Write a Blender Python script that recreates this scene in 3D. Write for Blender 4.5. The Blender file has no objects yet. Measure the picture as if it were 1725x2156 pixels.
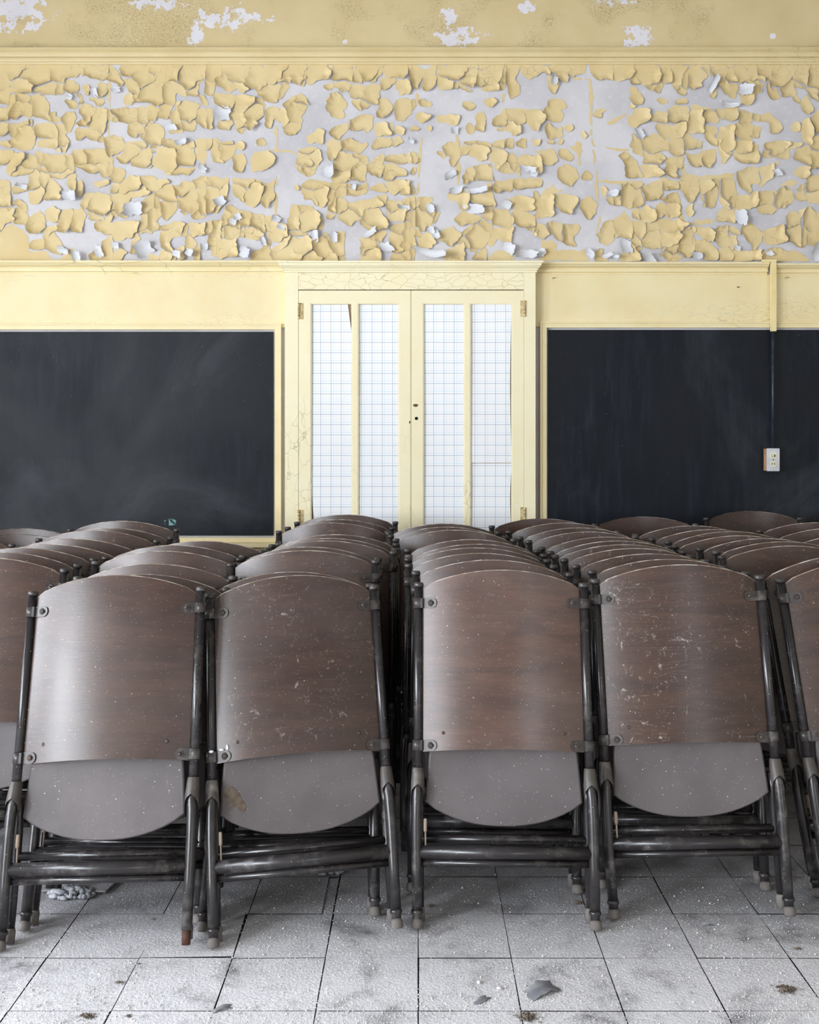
import bpy, math, random
import numpy as np
from mathutils import Matrix, Vector

# ------------------------------------------------------------------ camera, world, light, exposure
SC = bpy.context.scene
COL = SC.collection
F, CAMH, PX0, PY0 = 2100.0, 1.27, 881.0, 930.0      # focal length in px, eye height, principal point
WY = 5.25                                            # the far wall
XL, XR, YR, ZC = -4.0, 3.6, -4.5, 3.95               # left wall, right wall, rear wall, ceiling

cam_data = bpy.data.cameras.new('camera')
cam = bpy.data.objects.new('camera', cam_data)
COL.objects.link(cam)
cam.location = (0, 0, CAMH)
cam.rotation_euler = (math.pi / 2, 0, 0)
cam_data.sensor_fit = 'HORIZONTAL'
cam_data.sensor_width = 36.0
cam_data.lens = 36.0 * F / 1725.0
cam_data.shift_x = (862.5 - PX0) / 1725.0
cam_data.shift_y = -(1078.0 - PY0) / 1725.0
cam_data.clip_start = 0.05
SC.camera = cam

world = bpy.data.worlds.new('overcast_sky')
SC.world = world
world.use_nodes = True
world.node_tree.nodes['Background'].inputs[0].default_value = (0.80, 0.88, 1.0, 1)
world.node_tree.nodes['Background'].inputs[1].default_value = 1.0

SC.view_settings.view_transform = 'Standard'
SC.view_settings.look = 'None'
SC.view_settings.gamma = 1.0
SC.view_settings.use_curve_mapping = False
SC.view_settings.exposure = 0.0

# daylight standing in the window openings: (wall, centre along wall, centre height, width, height, watts)
WIN_LEFT = [(3.40, 1.68, 1.3, 1.7, 46), (1.4, 1.68, 1.3, 1.7, 165), (-0.65, 1.68, 1.3, 1.7, 370), (-2.8, 1.68, 1.3, 1.7, 310)]
WIN_REAR = [(2.8, 1.5, 1.0, 1.5, 75)]
def daylight(name, loc, rot, sx, sz, watts):
    l = bpy.data.lights.new(name, 'AREA')
    l.shape = 'RECTANGLE'; l.size = sx; l.size_y = sz; l.energy = watts
    l.color = (0.85, 0.915, 1.0)
    o = bpy.data.objects.new(name, l); COL.objects.link(o)
    o.location = loc; o.rotation_euler = rot
for i, (y, z, w, h, e) in enumerate(WIN_LEFT):
    daylight('window_daylight', (XL - 0.06, y, z), (math.pi / 2, 0, -math.pi / 2), w, h, e)
for i, (x, z, w, h, e) in enumerate(WIN_REAR):
    daylight('window_daylight', (x, YR - 0.06, z), (math.pi / 2, 0, 0), w, h, e)

# ------------------------------------------------------------------ helpers
rnd = random.Random(7)
def P(px, py, y):
    """point at depth y seen at photo pixel px, py"""
    return Vector(((px - PX0) * y / F, y, CAMH + (PY0 - py) * y / F))
def X(px, y=WY): return (px - PX0) * y / F
def Z(py, y=WY): return CAMH + (PY0 - py) * y / F

class MB:
    def __init__(s): s.v = []; s.f = []; s.sm = []
    def add(s, vs, fs, smooth=False):
        o = len(s.v); s.v += [tuple(p) for p in vs]
        s.f += [tuple(i + o for i in f) for f in fs]; s.sm += [smooth] * len(fs)
    def box(s, x0, x1, y0, y1, z0, z1):
        s.add([(x0,y0,z0),(x1,y0,z0),(x1,y1,z0),(x0,y1,z0),(x0,y0,z1),(x1,y0,z1),(x1,y1,z1),(x0,y1,z1)],
              [(0,3,2,1),(4,5,6,7),(0,1,5,4),(1,2,6,5),(2,3,7,6),(3,0,4,7)])
        return s
    def tube(s, pts, r, n=12, caps=True):
        pts = [Vector(p) for p in pts]; k = len(pts)
        rs = r if isinstance(r, (list, tuple)) else [r] * k
        vs = []; ref = None
        for i, p in enumerate(pts):
            t = (pts[min(i+1,k-1)] - pts[max(i-1,0)]).normalized()
            if ref is None:
                ref = Vector((0,1,0)) if abs(t.y) < .9 else Vector((1,0,0))
            a = (ref - t * ref.dot(t)).normalized(); b = t.cross(a); ref = a
            for j in range(n):
                w = 2*math.pi*j/n
                vs.append(p + a*(rs[i]*math.cos(w)) + b*(rs[i]*math.sin(w)))
        o = len(s.v); s.v += [tuple(p) for p in vs]
        for i in range(k-1):
            for j in range(n):
                j2 = (j+1) % n
                s.f.append((o+i*n+j, o+i*n+j2, o+(i+1)*n+j2, o+(i+1)*n+j)); s.sm.append(True)
        if caps:
            s.f.append(tuple(o+j for j in reversed(range(n)))); s.sm.append(False)
            s.f.append(tuple(o+(k-1)*n+j for j in range(n))); s.sm.append(False)
        return s
    def grid(s, fn, nu, nv, smooth=True):
        o = len(s.v)
        for i in range(nu+1):
            for j in range(nv+1): s.v.append(tuple(fn(i/nu, j/nv)))
        for i in range(nu):
            for j in range(nv):
                a = o+i*(nv+1)+j
                s.f.append((a, a+nv+1, a+nv+2, a+1)); s.sm.append(smooth)
        return s
    def prism(s, poly, y0, y1, smooth=False):
        """polygon in x,z pulled from y0 (front) to y1"""
        n = len(poly); o = len(s.v)
        s.v += [(x,y0,z) for x,z in poly] + [(x,y1,z) for x,z in poly]
        s.f.append(tuple(o+i for i in range(n))); s.sm.append(False)
        s.f.append(tuple(o+n+i for i in reversed(range(n)))); s.sm.append(False)
        for i in range(n):
            j = (i+1) % n
            s.f.append((o+j, o+i, o+n+i, o+n+j)); s.sm.append(smooth)
        return s
    def mesh(s, name, m):
        me = bpy.data.meshes.new(name)
        me.from_pydata(s.v, [], s.f)
        me.polygons.foreach_set('use_smooth', s.sm)
        me.validate(); me.update()
        if m: me.materials.append(m)
        return me
    def build(s, name, m, parent=None, loc=(0,0,0)):
        return put(name, s.mesh(name, m), parent, loc)
def put(name, me, parent=None, loc=(0,0,0)):
    o = bpy.data.objects.new(name, me); COL.objects.link(o)
    o.location = loc
    if parent: o.parent = parent
    return o
def tag(o, label=None, cat=None, group=None, kind=None):
    if label: o['label'] = label
    if cat: o['category'] = cat
    if group: o['group'] = group
    if kind: o['kind'] = kind
    return o
def empty(name, loc=(0,0,0)):
    o = bpy.data.objects.new(name, None); COL.objects.link(o); o.location = loc
    o.empty_display_size = .05
    return o
def structure(name, mb, m): return tag(mb.build(name, m), kind='structure')
def box(name, m, parent, *b): return MB().box(*b).build(name, m, parent)
def frame_mesh(xs, zs, holes, y0, y1):
    """one connected slab on the cuts xs, zs with the cells in holes left open"""
    mb = MB(); nx, nz = len(xs), len(zs)
    vid = lambda i, j, k: (i*nz + j)*2 + k
    for x in xs:
        for z in zs: mb.v += [(x,y0,z),(x,y1,z)]
    solid = lambda i, j: 0 <= i < nx-1 and 0 <= j < nz-1 and (i,j) not in holes
    for i in range(nx-1):
        for j in range(nz-1):
            if not solid(i,j): continue
            a,b,c,d = (i,j),(i+1,j),(i+1,j+1),(i,j+1)
            mb.f.append(tuple(vid(*p,0) for p in (a,b,c,d)))
            mb.f.append(tuple(vid(*p,1) for p in (d,c,b,a)))
            for q,(p1,p2) in (((i,j-1),(a,b)),((i+1,j),(b,c)),((i,j+1),(c,d)),((i-1,j),(d,a))):
                if not solid(*q): mb.f.append((vid(*p2,0),vid(*p1,0),vid(*p1,1),vid(*p2,1)))
    mb.sm = [False]*len(mb.f)
    return mb
def extrude_x(profile, x0, x1):
    """closed y,z profile pulled along x"""
    mb = MB(); n = len(profile)
    mb.v = [(x0,y,z) for y,z in profile] + [(x1,y,z) for y,z in profile]
    mb.f = [tuple(reversed(range(n))), tuple(range(n,2*n))] + [(i,(i+1)%n,n+(i+1)%n,n+i) for i in range(n)]
    mb.sm = [False]*len(mb.f)
    return mb

# ------------------------------------------------------------------ materials
def srgb(r, g, b):
    f = lambda c: (c/255/12.92) if c/255 <= .04045 else ((c/255+.055)/1.055)**2.4
    return (f(r), f(g), f(b), 1)
class Mat:
    def __init__(s, name, rough=.6, spec=.5):
        s.m = bpy.data.materials.new(name); s.m.use_nodes = True
        s.nt = s.m.node_tree; s.b = s.nt.nodes['Principled BSDF']
        s.b.inputs['Roughness'].default_value = rough
        s.b.inputs['Specular IOR Level'].default_value = spec
        s.co = None
    def n(s, t, **kw):
        nd = s.nt.nodes.new('ShaderNode'+t)
        for k, v in kw.items():
            if k in ('op',): nd.operation = v
            elif hasattr(nd, k) and k not in ('inputs',): setattr(nd, k, v)
        return nd
    def link(s, a, b): s.nt.links.new(a, b)
    def setv(s, sock, v):
        if isinstance(v, bpy.types.NodeSocket): s.link(v, sock)
        else: sock.default_value = v
    def obj(s, rand=False, scale=(1,1,1), src=None):
        tc = s.n('TexCoord'); out = src or tc.outputs['Object']
        mp = s.n('Mapping'); s.link(out, mp.inputs[0]); mp.inputs['Scale'].default_value = scale
        if rand:
            oi = s.n('ObjectInfo'); ml = s.n('VectorMath', op='MULTIPLY')
            cb = s.n('CombineXYZ')
            for i in range(3): s.link(oi.outputs['Random'], cb.inputs[i])
            s.link(cb.outputs[0], ml.inputs[0]); ml.inputs[1].default_value = (37.0, 11.0, 53.0)
            s.link(ml.outputs[0], mp.inputs['Location'])
        return mp.outputs[0]
    def noise(s, vec, scale, detail=4, rough=.55, dist=0.0):
        n = s.n('TexNoise'); s.link(vec, n.inputs['Vector'])
        n.inputs['Scale'].default_value = scale; n.inputs['Detail'].default_value = detail
        n.inputs['Roughness'].default_value = rough; n.inputs['Distortion'].default_value = dist
        return n.outputs[0]
    def voro(s, vec, scale, feature='F1', out='Distance', randomness=1.0):
        n = s.n('TexVoronoi'); n.feature = feature; s.link(vec, n.inputs['Vector'])
        n.inputs['Scale'].default_value = scale
        n.inputs['Randomness'].default_value = randomness
        return n.outputs[out]
    def math(s, op, a, b=0.0, c=None, clamp=False):
        n = s.n('Math', op=op); n.use_clamp = clamp
        s.setv(n.inputs[0], a); s.setv(n.inputs[1], b)
        if c is not None: s.setv(n.inputs[2], c)
        return n.outputs[0]
    def ramp(s, v, a, b, lo=0.0, hi=1.0):
        n = s.n('MapRange'); n.clamp = True; n.interpolation_type = 'SMOOTHSTEP'
        s.setv(n.inputs[0], v)
        for i, q in enumerate((a, b, lo, hi)): n.inputs[i+1].default_value = q
        return n.outputs[0]
    def mix(s, f, a, b, blend='MIX'):
        n = s.n('Mix'); n.data_type = 'RGBA'; n.blend_type = blend
        s.setv(n.inputs[0], f); s.setv(n.inputs[6], a); s.setv(n.inputs[7], b)
        return n.outputs[2]
    def warp(s, vec, scale, amt):
        n = s.n('TexNoise'); s.link(vec, n.inputs['Vector']); n.inputs['Scale'].default_value = scale
        n.inputs['Detail'].default_value = 3
        a = s.n('VectorMath', op='SUBTRACT'); s.link(n.outputs['Color'], a.inputs[0]); a.inputs[1].default_value = (.5,.5,.5)
        k = s.n('VectorMath', op='SCALE'); s.link(a.outputs[0], k.inputs[0]); k.inputs['Scale'].default_value = amt
        d = s.n('VectorMath', op='ADD'); s.link(vec, d.inputs[0]); s.link(k.outputs[0], d.inputs[1])
        return d.outputs[0]
    def xyz(s, vec):
        n = s.n('SeparateXYZ'); s.link(vec, n.inputs[0]); return n.outputs
    def color(s, c): s.setv(s.b.inputs['Base Color'], c); return s
    def rough(s, v): s.setv(s.b.inputs['Roughness'], v); return s
    def bump(s, h, strength=.3, dist=.01):
        n = s.n('Bump'); n.inputs['Strength'].default_value = strength; n.inputs['Distance'].default_value = dist
        s.setv(n.inputs['Height'], h); s.link(n.outputs[0], s.b.inputs['Normal']); return s

def random_value(M, lo, hi):
    oi = M.n('ObjectInfo'); return M.ramp(oi.outputs['Random'], 0, 1, lo, hi)

def m_plaster():
    M = Mat('bare_plaster', .85, .2); v = M.obj()
    n = M.noise(v, 3.0, 5); n2 = M.noise(v, 40, 4)
    c = M.mix(M.ramp(n, .35, .7), srgb(216,213,216), srgb(197,194,198))
    c = M.mix(M.ramp(n2, .55, .75, 0, .5), c, srgb(232,230,233))
    return M.color(c).bump(n2, .25, .004).m
def m_paint(name, base, dark, crack=0.0, cscale=22, aniso=(1,1,1), back=None, rough=.6, cmask=(.5,.62), bumpy=.2, dirt=.0, width=.025):
    M = Mat(name, rough, .35); v = M.obj(scale=(1,1,1))
    n = M.noise(v, 5, 5); n2 = M.noise(v, 160, 3)
    c = M.mix(M.ramp(n, .3, .75), base, dark)
    h = n2
    if crack:
        w = M.obj(scale=aniso); w = M.warp(w, 9, .09)
        d = M.voro(w, cscale, 'DISTANCE_TO_EDGE')
        mk = M.ramp(M.noise(M.obj(scale=aniso), 3.2, 3), cmask[0], cmask[1])
        line = M.math('MULTIPLY', M.ramp(d, 0.0, width, 1, 0), mk)
        c = M.mix(M.math('MULTIPLY', line, crack), c, srgb(120,98,62))
        h = M.math('SUBTRACT', M.math('MULTIPLY', n2, .3), line)
    if dirt:
        c = M.mix(M.ramp(M.noise(v, 14, 6), .55, .8, 0, dirt), c, srgb(150,130,95))
    if back:
        g = M.n('NewGeometry'); c = M.mix(g.outputs['Backfacing'], c, back)
    return M.color(c).bump(h, bumpy, .004).m

YEL, YELD = srgb(226,205,158), srgb(218,194,143)
TRIM, TRIMD = srgb(240,225,182), srgb(235,217,168)
M_PLASTER = m_plaster()
M_FLAKE = m_paint('wall_paint_flake', YEL, YELD, .55, 20, (1,1,1), back=srgb(226,224,228), cmask=(.52,.6), bumpy=.3, width=.014)
M_FLAT = m_paint('wall_paint_flat', YEL, YELD, .3, 14)
M_TRIM = m_paint('trim_paint', TRIM, TRIMD, .45, 13, (.35,1,1), rough=.45, cmask=(.5,.7), width=.02)
M_FASCIA = m_paint('fascia_paint', TRIM, TRIMD, .4, 55, (.3,1,1.2), rough=.45, cmask=(.45,.65), width=.035)
CUP, CUPD = srgb(248,238,204), srgb(246,233,194)
M_CUP = m_paint('cupboard_paint', CUP, CUPD, .5, 22, (1,1,.5), rough=.42, cmask=(.5,.64), width=.025)
M_CUPH = m_paint('cupboard_header_paint', CUP, CUPD, .7, 26, (.55,1,1), rough=.42, cmask=(.3,.45), width=.02)
M_CURL = m_paint('peeled_paint_back', srgb(228,228,233), srgb(206,207,213), 0, back=srgb(206,207,212), rough=.75)

def m_frieze():
    M = Mat('frieze_paint', .65, .3); v = M.obj()
    n = M.noise(v, 4, 5); c = M.mix(M.ramp(n, .3, .75), srgb(216,197,154), srgb(207,186,140))
    # bare patches: centre x, centre z, half sizes, all in metres on the wall
    pat = [(40,25,75,45),(330,8,60,16),(480,40,90,28),(417,78,22,24),(968,78,55,24),(945,35,22,20),(1342,78,45,26),(1295,5,45,12),(1110,14,22,16),(1627,76,8,7),(727,88,7,6)]
    s = None
    x, _, z = M.xyz(v)
    for px, py, hw, hh in pat:
        dx = M.math('DIVIDE', M.math('SUBTRACT', x, X(px)), hw/400)
        dz = M.math('DIVIDE', M.math('SUBTRACT', z, Z(py)), hh/400)
        e = M.math('SUBTRACT', 1.0, M.math('ADD', M.math('MULTIPLY', dx, dx), M.math('MULTIPLY', dz, dz)))
        s = e if s is None else M.math('MAXIMUM', s, e)
    s = M.math('ADD', M.math('MAXIMUM', s, -1.0), M.math('MULTIPLY', M.math('SUBTRACT', M.noise(v, 22, 7, .65), .5), 5.5))
    bare = M.ramp(s, .52, .58)
    d = M.voro(M.warp(v, 30, .03), 70, 'DISTANCE_TO_EDGE')
    mk = M.ramp(M.noise(v, 3.5, 4), .52, .62)
    line = M.math('MULTIPLY', M.ramp(d, 0, .05, 1, 0), mk)
    chips = M.ramp(M.noise(v, 60, 4), .62, .7)
    c = M.mix(M.math('MULTIPLY', line, .45), c, srgb(130,108,70))
    c = M.mix(bare, c, srgb(226,222,228))
    h = M.math('SUBTRACT', M.math('MULTIPLY', M.math('MULTIPLY', chips, mk), .5), M.math('ADD', M.math('MULTIPLY', bare, .6), line))
    return M.color(c).bump(h, .5, .006).m
M_FRIEZE = m_frieze()

def m_slate():
    M = Mat('blackboard_slate', .5, .22); v = M.obj()
    sv = M.obj(scale=(3.0,1,.35)); streak = M.noise(sv, 9, 6, .6); blot = M.noise(v, 1.3, 4, .5, .6)
    fine = M.noise(M.obj(scale=(14,1,1.2)), 14, 3)
    k = M.math('MULTIPLY', M.ramp(streak, .4, .8), M.ramp(blot, .38, .7))
    c = M.mix(M.math('MULTIPLY', k, .32), srgb(17,21,29), srgb(64,72,84))
    c = M.mix(M.ramp(M.noise(v, 1.1, 6, .62, 1.2), .48, .75, 0, .22), c, srgb(92,98,104))
    c = M.mix(M.ramp(fine, .6, .85, 0, .18), c, srgb(90,98,108))
    sp = M.voro(v, 26); spk = M.math('MULTIPLY', M.ramp(sp, .035, .06, 1, 0), M.ramp(M.noise(v, 5, 2), .55, .62))
    c = M.mix(M.math('MULTIPLY', spk, .5), c, srgb(150,155,160))
    x, _, z = M.xyz(v)
    ring = None
    e = M.math('ADD', M.math('POWER', M.math('DIVIDE', M.math('SUBTRACT', x, X(360)), .035), 2.0), M.math('POWER', M.math('DIVIDE', M.math('SUBTRACT', z, Z(1099)), .018), 2.0))
    chip = M.math('MULTIPLY', M.ramp(e, .6, 1.2, 1, 0), M.ramp(M.noise(v, 55, 4), .48, .53))
    c = M.mix(chip, c, srgb(120,170,165))
    return M.color(c).rough(M.ramp(blot, .3, .7, .42, .6)).bump(streak, .06, .003).m
M_SLATE = m_slate()

def m_grid_paper():
    M = Mat('plaid_lining_paper', .7, .3); v = M.warp(M.obj(), 2.0, .006)
    x, _, z = M.xyz(v)
    c = srgb(250,250,252)
    P4 = .0535
    cols = [srgb(70,92,140), srgb(222,205,110), srgb(205,175,190), srgb(110,190,210)]
    for axis, off in ((x, .0), (z, .011)):
        for k in range(4):
            fr = M.math('FRACT', M.math('ADD', M.math('DIVIDE', axis, P4), off*10 + k*.25 + 100.0))
            dist = M.math('ABSOLUTE', M.math('SUBTRACT', fr, .5))
            line = M.ramp(dist, .0, .040 if k == 0 else .032, (.68, .28, .26, .44)[k], 0)
            c = M.mix(line, c, cols[k])
    return M.color(c).m
M_GRID = m_grid_paper()

def m_glass():
    M = Mat('door_glass'); nt = M.nt
    tr = M.n('BsdfTransparent'); gl = M.n('BsdfGlossy'); gl.inputs['Roughness'].default_value = .04
    fr = M.n('Fresnel'); fr.inputs[0].default_value = 1.2; mx = M.n('MixShader')
    M.link(fr.outputs[0], mx.inputs[0]); M.link(tr.outputs[0], mx.inputs[1]); M.link(gl.outputs[0], mx.inputs[2])
    M.link(mx.outputs[0], nt.nodes['Material Output'].inputs[0]); return M.m
M_GLASS = m_glass()

def specks(M, v, c, scale, size, keep, col, amt=.9):
    n = M.n('TexVoronoi'); M.link(v, n.inputs['Vector']); n.inputs['Scale'].default_value = scale
    x, _, _ = M.xyz(n.outputs['Color'])
    f = M.math('MULTIPLY', M.ramp(n.outputs['Distance'], size*.6, size, 1, 0), M.math('GREATER_THAN', x, 1-keep))
    f = M.math('MULTIPLY', f, amt)
    return M.mix(f, c, col)
def m_wood():
    M = Mat('worn_plywood', .4, .5)
    oi = M.n('ObjectInfo'); wear, tone, film = M.xyz(oi.outputs['Color'])
    v = M.obj(True); g = M.obj(True, (1.0, 1.0, 6.0))
    fine = M.noise(M.obj(True, (1.6, 1, 26)), 14, 5, .65, .3)
    grain = M.noise(M.warp(g, 2.6, .35), 3.5, 5, .6, .8)
    blot = M.noise(v, 5.0, 2, .5); blot2 = M.noise(v, 2.6, 4)
    c = M.mix(M.ramp(grain, .3, .72), srgb(50,33,27), srgb(76,52,42))
    c = M.mix(M.ramp(fine, .32, .72, 0, .55), c, srgb(40,25,20))
    c = M.mix(M.ramp(blot, .35, .85, 0, .6), c, srgb(54,31,22))
    c = M.mix(M.math('MULTIPLY', M.ramp(blot2, .36, .78, .09, .38), film), c, srgb(114,103,99))        # dry dust film
    hs = M.n('HueSaturation'); M.link(c, hs.inputs['Color']); M.setv(hs.inputs['Value'], tone)
    c = hs.outputs[0]
    # pale scuffs, scratches and crusts
    m1 = M.ramp(M.noise(v, 3.4, 3), .42, .62); m2 = M.ramp(M.noise(v, 5.0, 3), .46, .6)
    sc = M.ramp(M.noise(M.obj(True, (7, 1, 2.4)), 9, 8, .75, 1.2), .60, .70)
    cr = M.ramp(M.noise(v, 46, 6, .7, .6), .60, .68)
    f = M.math('ADD', M.math('MULTIPLY', sc, m1), M.math('MULTIPLY', cr, m2), clamp=True)
    c = M.mix(M.math('MULTIPLY', f, wear), c, srgb(178,170,162))
    ln = M.noise(M.warp(M.obj(True, (1.5, 1, 30)), 1.2, 1.2), 3, 2); ln2 = M.ramp(M.math('ABSOLUTE', M.math('SUBTRACT', ln, .5)), 0, .004, 1, 0)
    c = M.mix(M.math('MULTIPLY', M.math('MULTIPLY', ln2, m2), M.math('ADD', .12, M.math('MULTIPLY', wear, .4))), c, srgb(186,178,170))
    c = specks(M, v, c, 70, .10, .16, srgb(215,210,204))
    c = specks(M, v, c, 170, .17, .22, srgb(176,168,161), .75)
    r = M.math('ADD', M.ramp(M.noise(v, 4, 0), .2, .8, .29, .34), M.math('MULTIPLY', M.math('MULTIPLY', f, wear), .25))
    return M.color(c).rough(r).bump(M.math('ADD', fine, M.math('MULTIPLY', M.math('MULTIPLY', f, wear), .8)), .10, .002).m
M_WOOD = m_wood()
def m_edge():
    M = Mat('plywood_edge', .6, .3); v = M.obj(True)
    c = M.mix(M.ramp(M.noise(v, 30, 4), .4, .65), srgb(138,118,104), srgb(196,186,177))
    return M.color(c).m
M_EDGE = m_edge()
def m_vinyl():
    M = Mat('seat_vinyl', .5, .45); v = M.obj(True)
    n = M.noise(v, 5, 5); pebble = M.voro(v, 260)
    c = M.mix(M.ramp(n, .3, .75), srgb(82,76,77), srgb(99,92,93))
    sc = M.math('MULTIPLY', M.ramp(M.noise(M.obj(True, (5,1,3)), 6, 7, .7, 1.5), .63, .72), M.ramp(M.noise(v, 3, 3), .5, .65))
    c = M.mix(M.math('MULTIPLY', sc, .5), c, srgb(190,186,182))
    c = specks(M, v, c, 80, .12, .2, srgb(232,228,224))
    c = specks(M, v, c, 190, .17, .15, srgb(205,200,196), .8)
    return M.color(c).bump(pebble, .12, .002).m
M_VINYL = m_vinyl()
def m_metal(name, base, dusty, rough=.3, amt=.5):
    M = Mat(name, rough, .5); v = M.obj(True)
    n = M.noise(v, 28, 6, .65); n2 = M.noise(v, 5, 3)
    f = M.math('MULTIPLY', M.ramp(n, .45, .75), M.ramp(n2, .38, .68))
    c = M.mix(M.math('MULTIPLY', f, amt), base, dusty)
    c = specks(M, v, c, 120, .14, .12, srgb(205,200,196), .8)
    return M.color(c).rough(M.ramp(f, 0, 1, rough, .6)).m
M_TUBE = m_metal('dark_enamel_tube', srgb(38,35,36), srgb(112,104,100), .24, .42)
M_LEG = m_metal('scuffed_leg_tube', srgb(42,39,40), srgb(138,132,129), .28, .65)
M_SLEEVE = m_metal('worn_steel_sleeve', srgb(72,66,62), srgb(140,133,128), .45, .8)
M_BRACK = m_metal('steel_bracket', srgb(58,53,52), srgb(140,134,130), .35, .6)
M_RUST = m_metal('rusty_steel', srgb(78,46,33), srgb(52,38,33), .8, .8)
M_BOLT = m_metal('old_bolt', srgb(64,54,49), srgb(88,68,56), .5, .8)
M_CAP = m_metal('worn_rubber_cap', srgb(104,98,94), srgb(150,145,140), .85, .8)
M_BUMP = m_metal('tan_rubber', srgb(150,132,118), srgb(182,170,160), .8, .8)

def m_tile():
    M = Mat('dusty_floor_tile', .75, .25)
    tc = M.n('NewGeometry'); v = M.obj(src=tc.outputs['Position'])
    oi = M.n('ObjectInfo')
    n = M.noise(v, 4.5, 6, .62, .3); n2 = M.noise(v, 26, 6, .7); n3 = M.noise(v, 130, 3, .6)
    base = M.mix(oi.outputs['Random'], srgb(84,83,86), srgb(98,96,98))
    c = M.mix(M.ramp(n2, .4, .7), base, srgb(76,75,78))
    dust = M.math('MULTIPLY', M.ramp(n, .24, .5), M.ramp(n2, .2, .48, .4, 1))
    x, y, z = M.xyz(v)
    dust_fade = M.ramp(y, 2.25, 2.80, 1, .30)              # pale powder colour, full at the front and fading towards the back
    dust = M.math('MULTIPLY', dust, dust_fade)
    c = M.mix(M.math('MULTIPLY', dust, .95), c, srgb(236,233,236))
    gr = M.math('MULTIPLY', M.ramp(n3, .52, .62), M.math('MULTIPLY', M.ramp(n, .25, .55, .25, 1), M.ramp(M.noise(v, 15, 4, .6), .42, .62)))
    n4 = M.noise(v, 210, 4, .65); c = M.mix(M.math('MULTIPLY', M.ramp(n4, .36, .46, .6, 0), M.ramp(M.noise(v, 11, 4, .6), .45, .65)), c, srgb(92,88,87))
    c = M.mix(M.math('MULTIPLY', M.math('MULTIPLY', gr, dust_fade), .85), c, srgb(246,244,246))
    dirt = M.math('MULTIPLY', M.ramp(M.noise(v, 7, 6, .7), .6, .74), .4)
    c = M.mix(dirt, c, srgb(86,76,68))
    return M.color(c).bump(M.math('ADD', n3, M.math('MULTIPLY', n2, .5)), .45, .005).m
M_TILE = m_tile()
def plain(name, c1, c2, rough=.7, scale=12, spec=.4):
    M = Mat(name, rough, spec); v = M.obj(); n = M.noise(v, scale, 5)
    return M.color(M.mix(M.ramp(n, .35, .7), c1, c2)).bump(n, .15, .003).m
M_MASTIC = plain('black_mastic', srgb(30,29,30), srgb(48,46,46), .9)
M_CEIL = plain('ceiling_paint', srgb(150,148,144), srgb(136,134,130), .8, 3)
M_ROOM = plain('room_paint', srgb(186,180,166), srgb(172,165,150), .7, 3)
M_DARK = plain('dark_void', srgb(14,12,11), srgb(20,18,16), .9)
M_CRUMB = plain('plaster_crumb', srgb(226,222,220), srgb(198,193,190), .9, 40)
M_DIRT = plain('dirt_clod', srgb(124,110,98), srgb(78,68,60), .95, 60)
M_FLUFF = plain('grey_fluff', srgb(168,169,174), srgb(132,133,139), .95, 60)
M_CONDY = plain('conduit_yellow', srgb(242,224,170), srgb(236,212,150), .45, 8)
M_CONDB = plain('conduit_dark', srgb(36,42,54), srgb(56,64,78), .4, 20)
M_BOXSIDE = plain('outlet_box_side', srgb(206,160,118), srgb(188,140,100), .6, 30)
M_PLATE = plain('outlet_plate', srgb(214,214,218), srgb(196,197,204), .3, 20)
M_IVORY = plain('ivory_plastic', srgb(232,228,200), srgb(222,216,186), .4, 20)
M_HINGE = plain('old_hinge', srgb(222,204,154), srgb(160,132,92), .5, 60)
M_BRASS = plain('tarnished_brass', srgb(112,88,58), srgb(60,46,34), .5, 60)

# ------------------------------------------------------------------ the room
def wall_with_windows(name, horizontal_axis, pos, a0, a1, thick, wins):
    """a wall slab with rectangular openings; axis 'y' for side walls, 'x' for the rear wall"""
    cuts = sorted({a0, a1} | {c - w/2 for c, z, w, h in wins} | {c + w/2 for c, z, w, h in wins})
    z, h = wins[0][1], wins[0][3]
    zs = [0, z - h/2, z + h/2, ZC]
    holes = set()
    for i in range(len(cuts)-1):
        mid = (cuts[i]+cuts[i+1])/2
        if any(abs(mid-c) < w/2 for c, _, w, _ in wins): holes.add((i,1))
    mb = frame_mesh(cuts, zs, holes, 0, thick)
    if horizontal_axis == 'y':
        mb.v = [(pos - y, x, zz) for x, y, zz in mb.v]
    else:
        mb.v = [(x, pos - y, zz) for x, y, zz in mb.v]
    return structure(name, mb, M_ROOM)
wall_with_windows('wall_left', 'y', XL, YR, WY, .18, [w[:4] for w in WIN_LEFT])
wall_with_windows('wall_rear', 'x', YR, XL-.18, XR, .18, [w[:4] for w in WIN_REAR])
structure('wall_right', MB().box(XR, XR+.15, YR, WY, 0, ZC), M_ROOM)
structure('ceiling', MB().box(XL-.18, XR+.15, YR-.18, WY+.2, ZC, ZC+.12), M_CEIL)
wall = structure('wall_back', MB().box(XL-.18, XR+.15, WY, WY+.2, 0, ZC), M_PLASTER)
k = 0
for axis, wins in (('y', WIN_LEFT), ('x', WIN_REAR)):
    for (c, z, w, h, e) in wins:
        k += 1
        n = 5; xs = [-w/2, -w/2+.05, -.02, .02, w/2-.05, w/2]; zs = [z-h/2, z-h/2+.06, z-.025, z+.025, z+h/2-.06, z+h/2]
        mb = frame_mesh(xs, zs, {(1,1),(3,1),(1,3),(3,3)}, 0, .05)
        mb.v = [((XL-.02-y, c+x, zz) if axis == 'y' else (c+x, YR-.02-y, zz)) for x, y, zz in mb.v]
        wo = structure('window_%d' % k, mb, M_TRIM)
        if axis == 'y': sb = MB().box(XL-.02, XL+.07, c-w/2-.06, c+w/2+.06, z-h/2-.04, z-h/2-.002)
        else: sb = MB().box(c-w/2-.06, c+w/2+.06, YR-.02, YR+.07, z-h/2-.04, z-h/2-.002)
        sb.build('window_sill', M_TRIM, wo)

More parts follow.
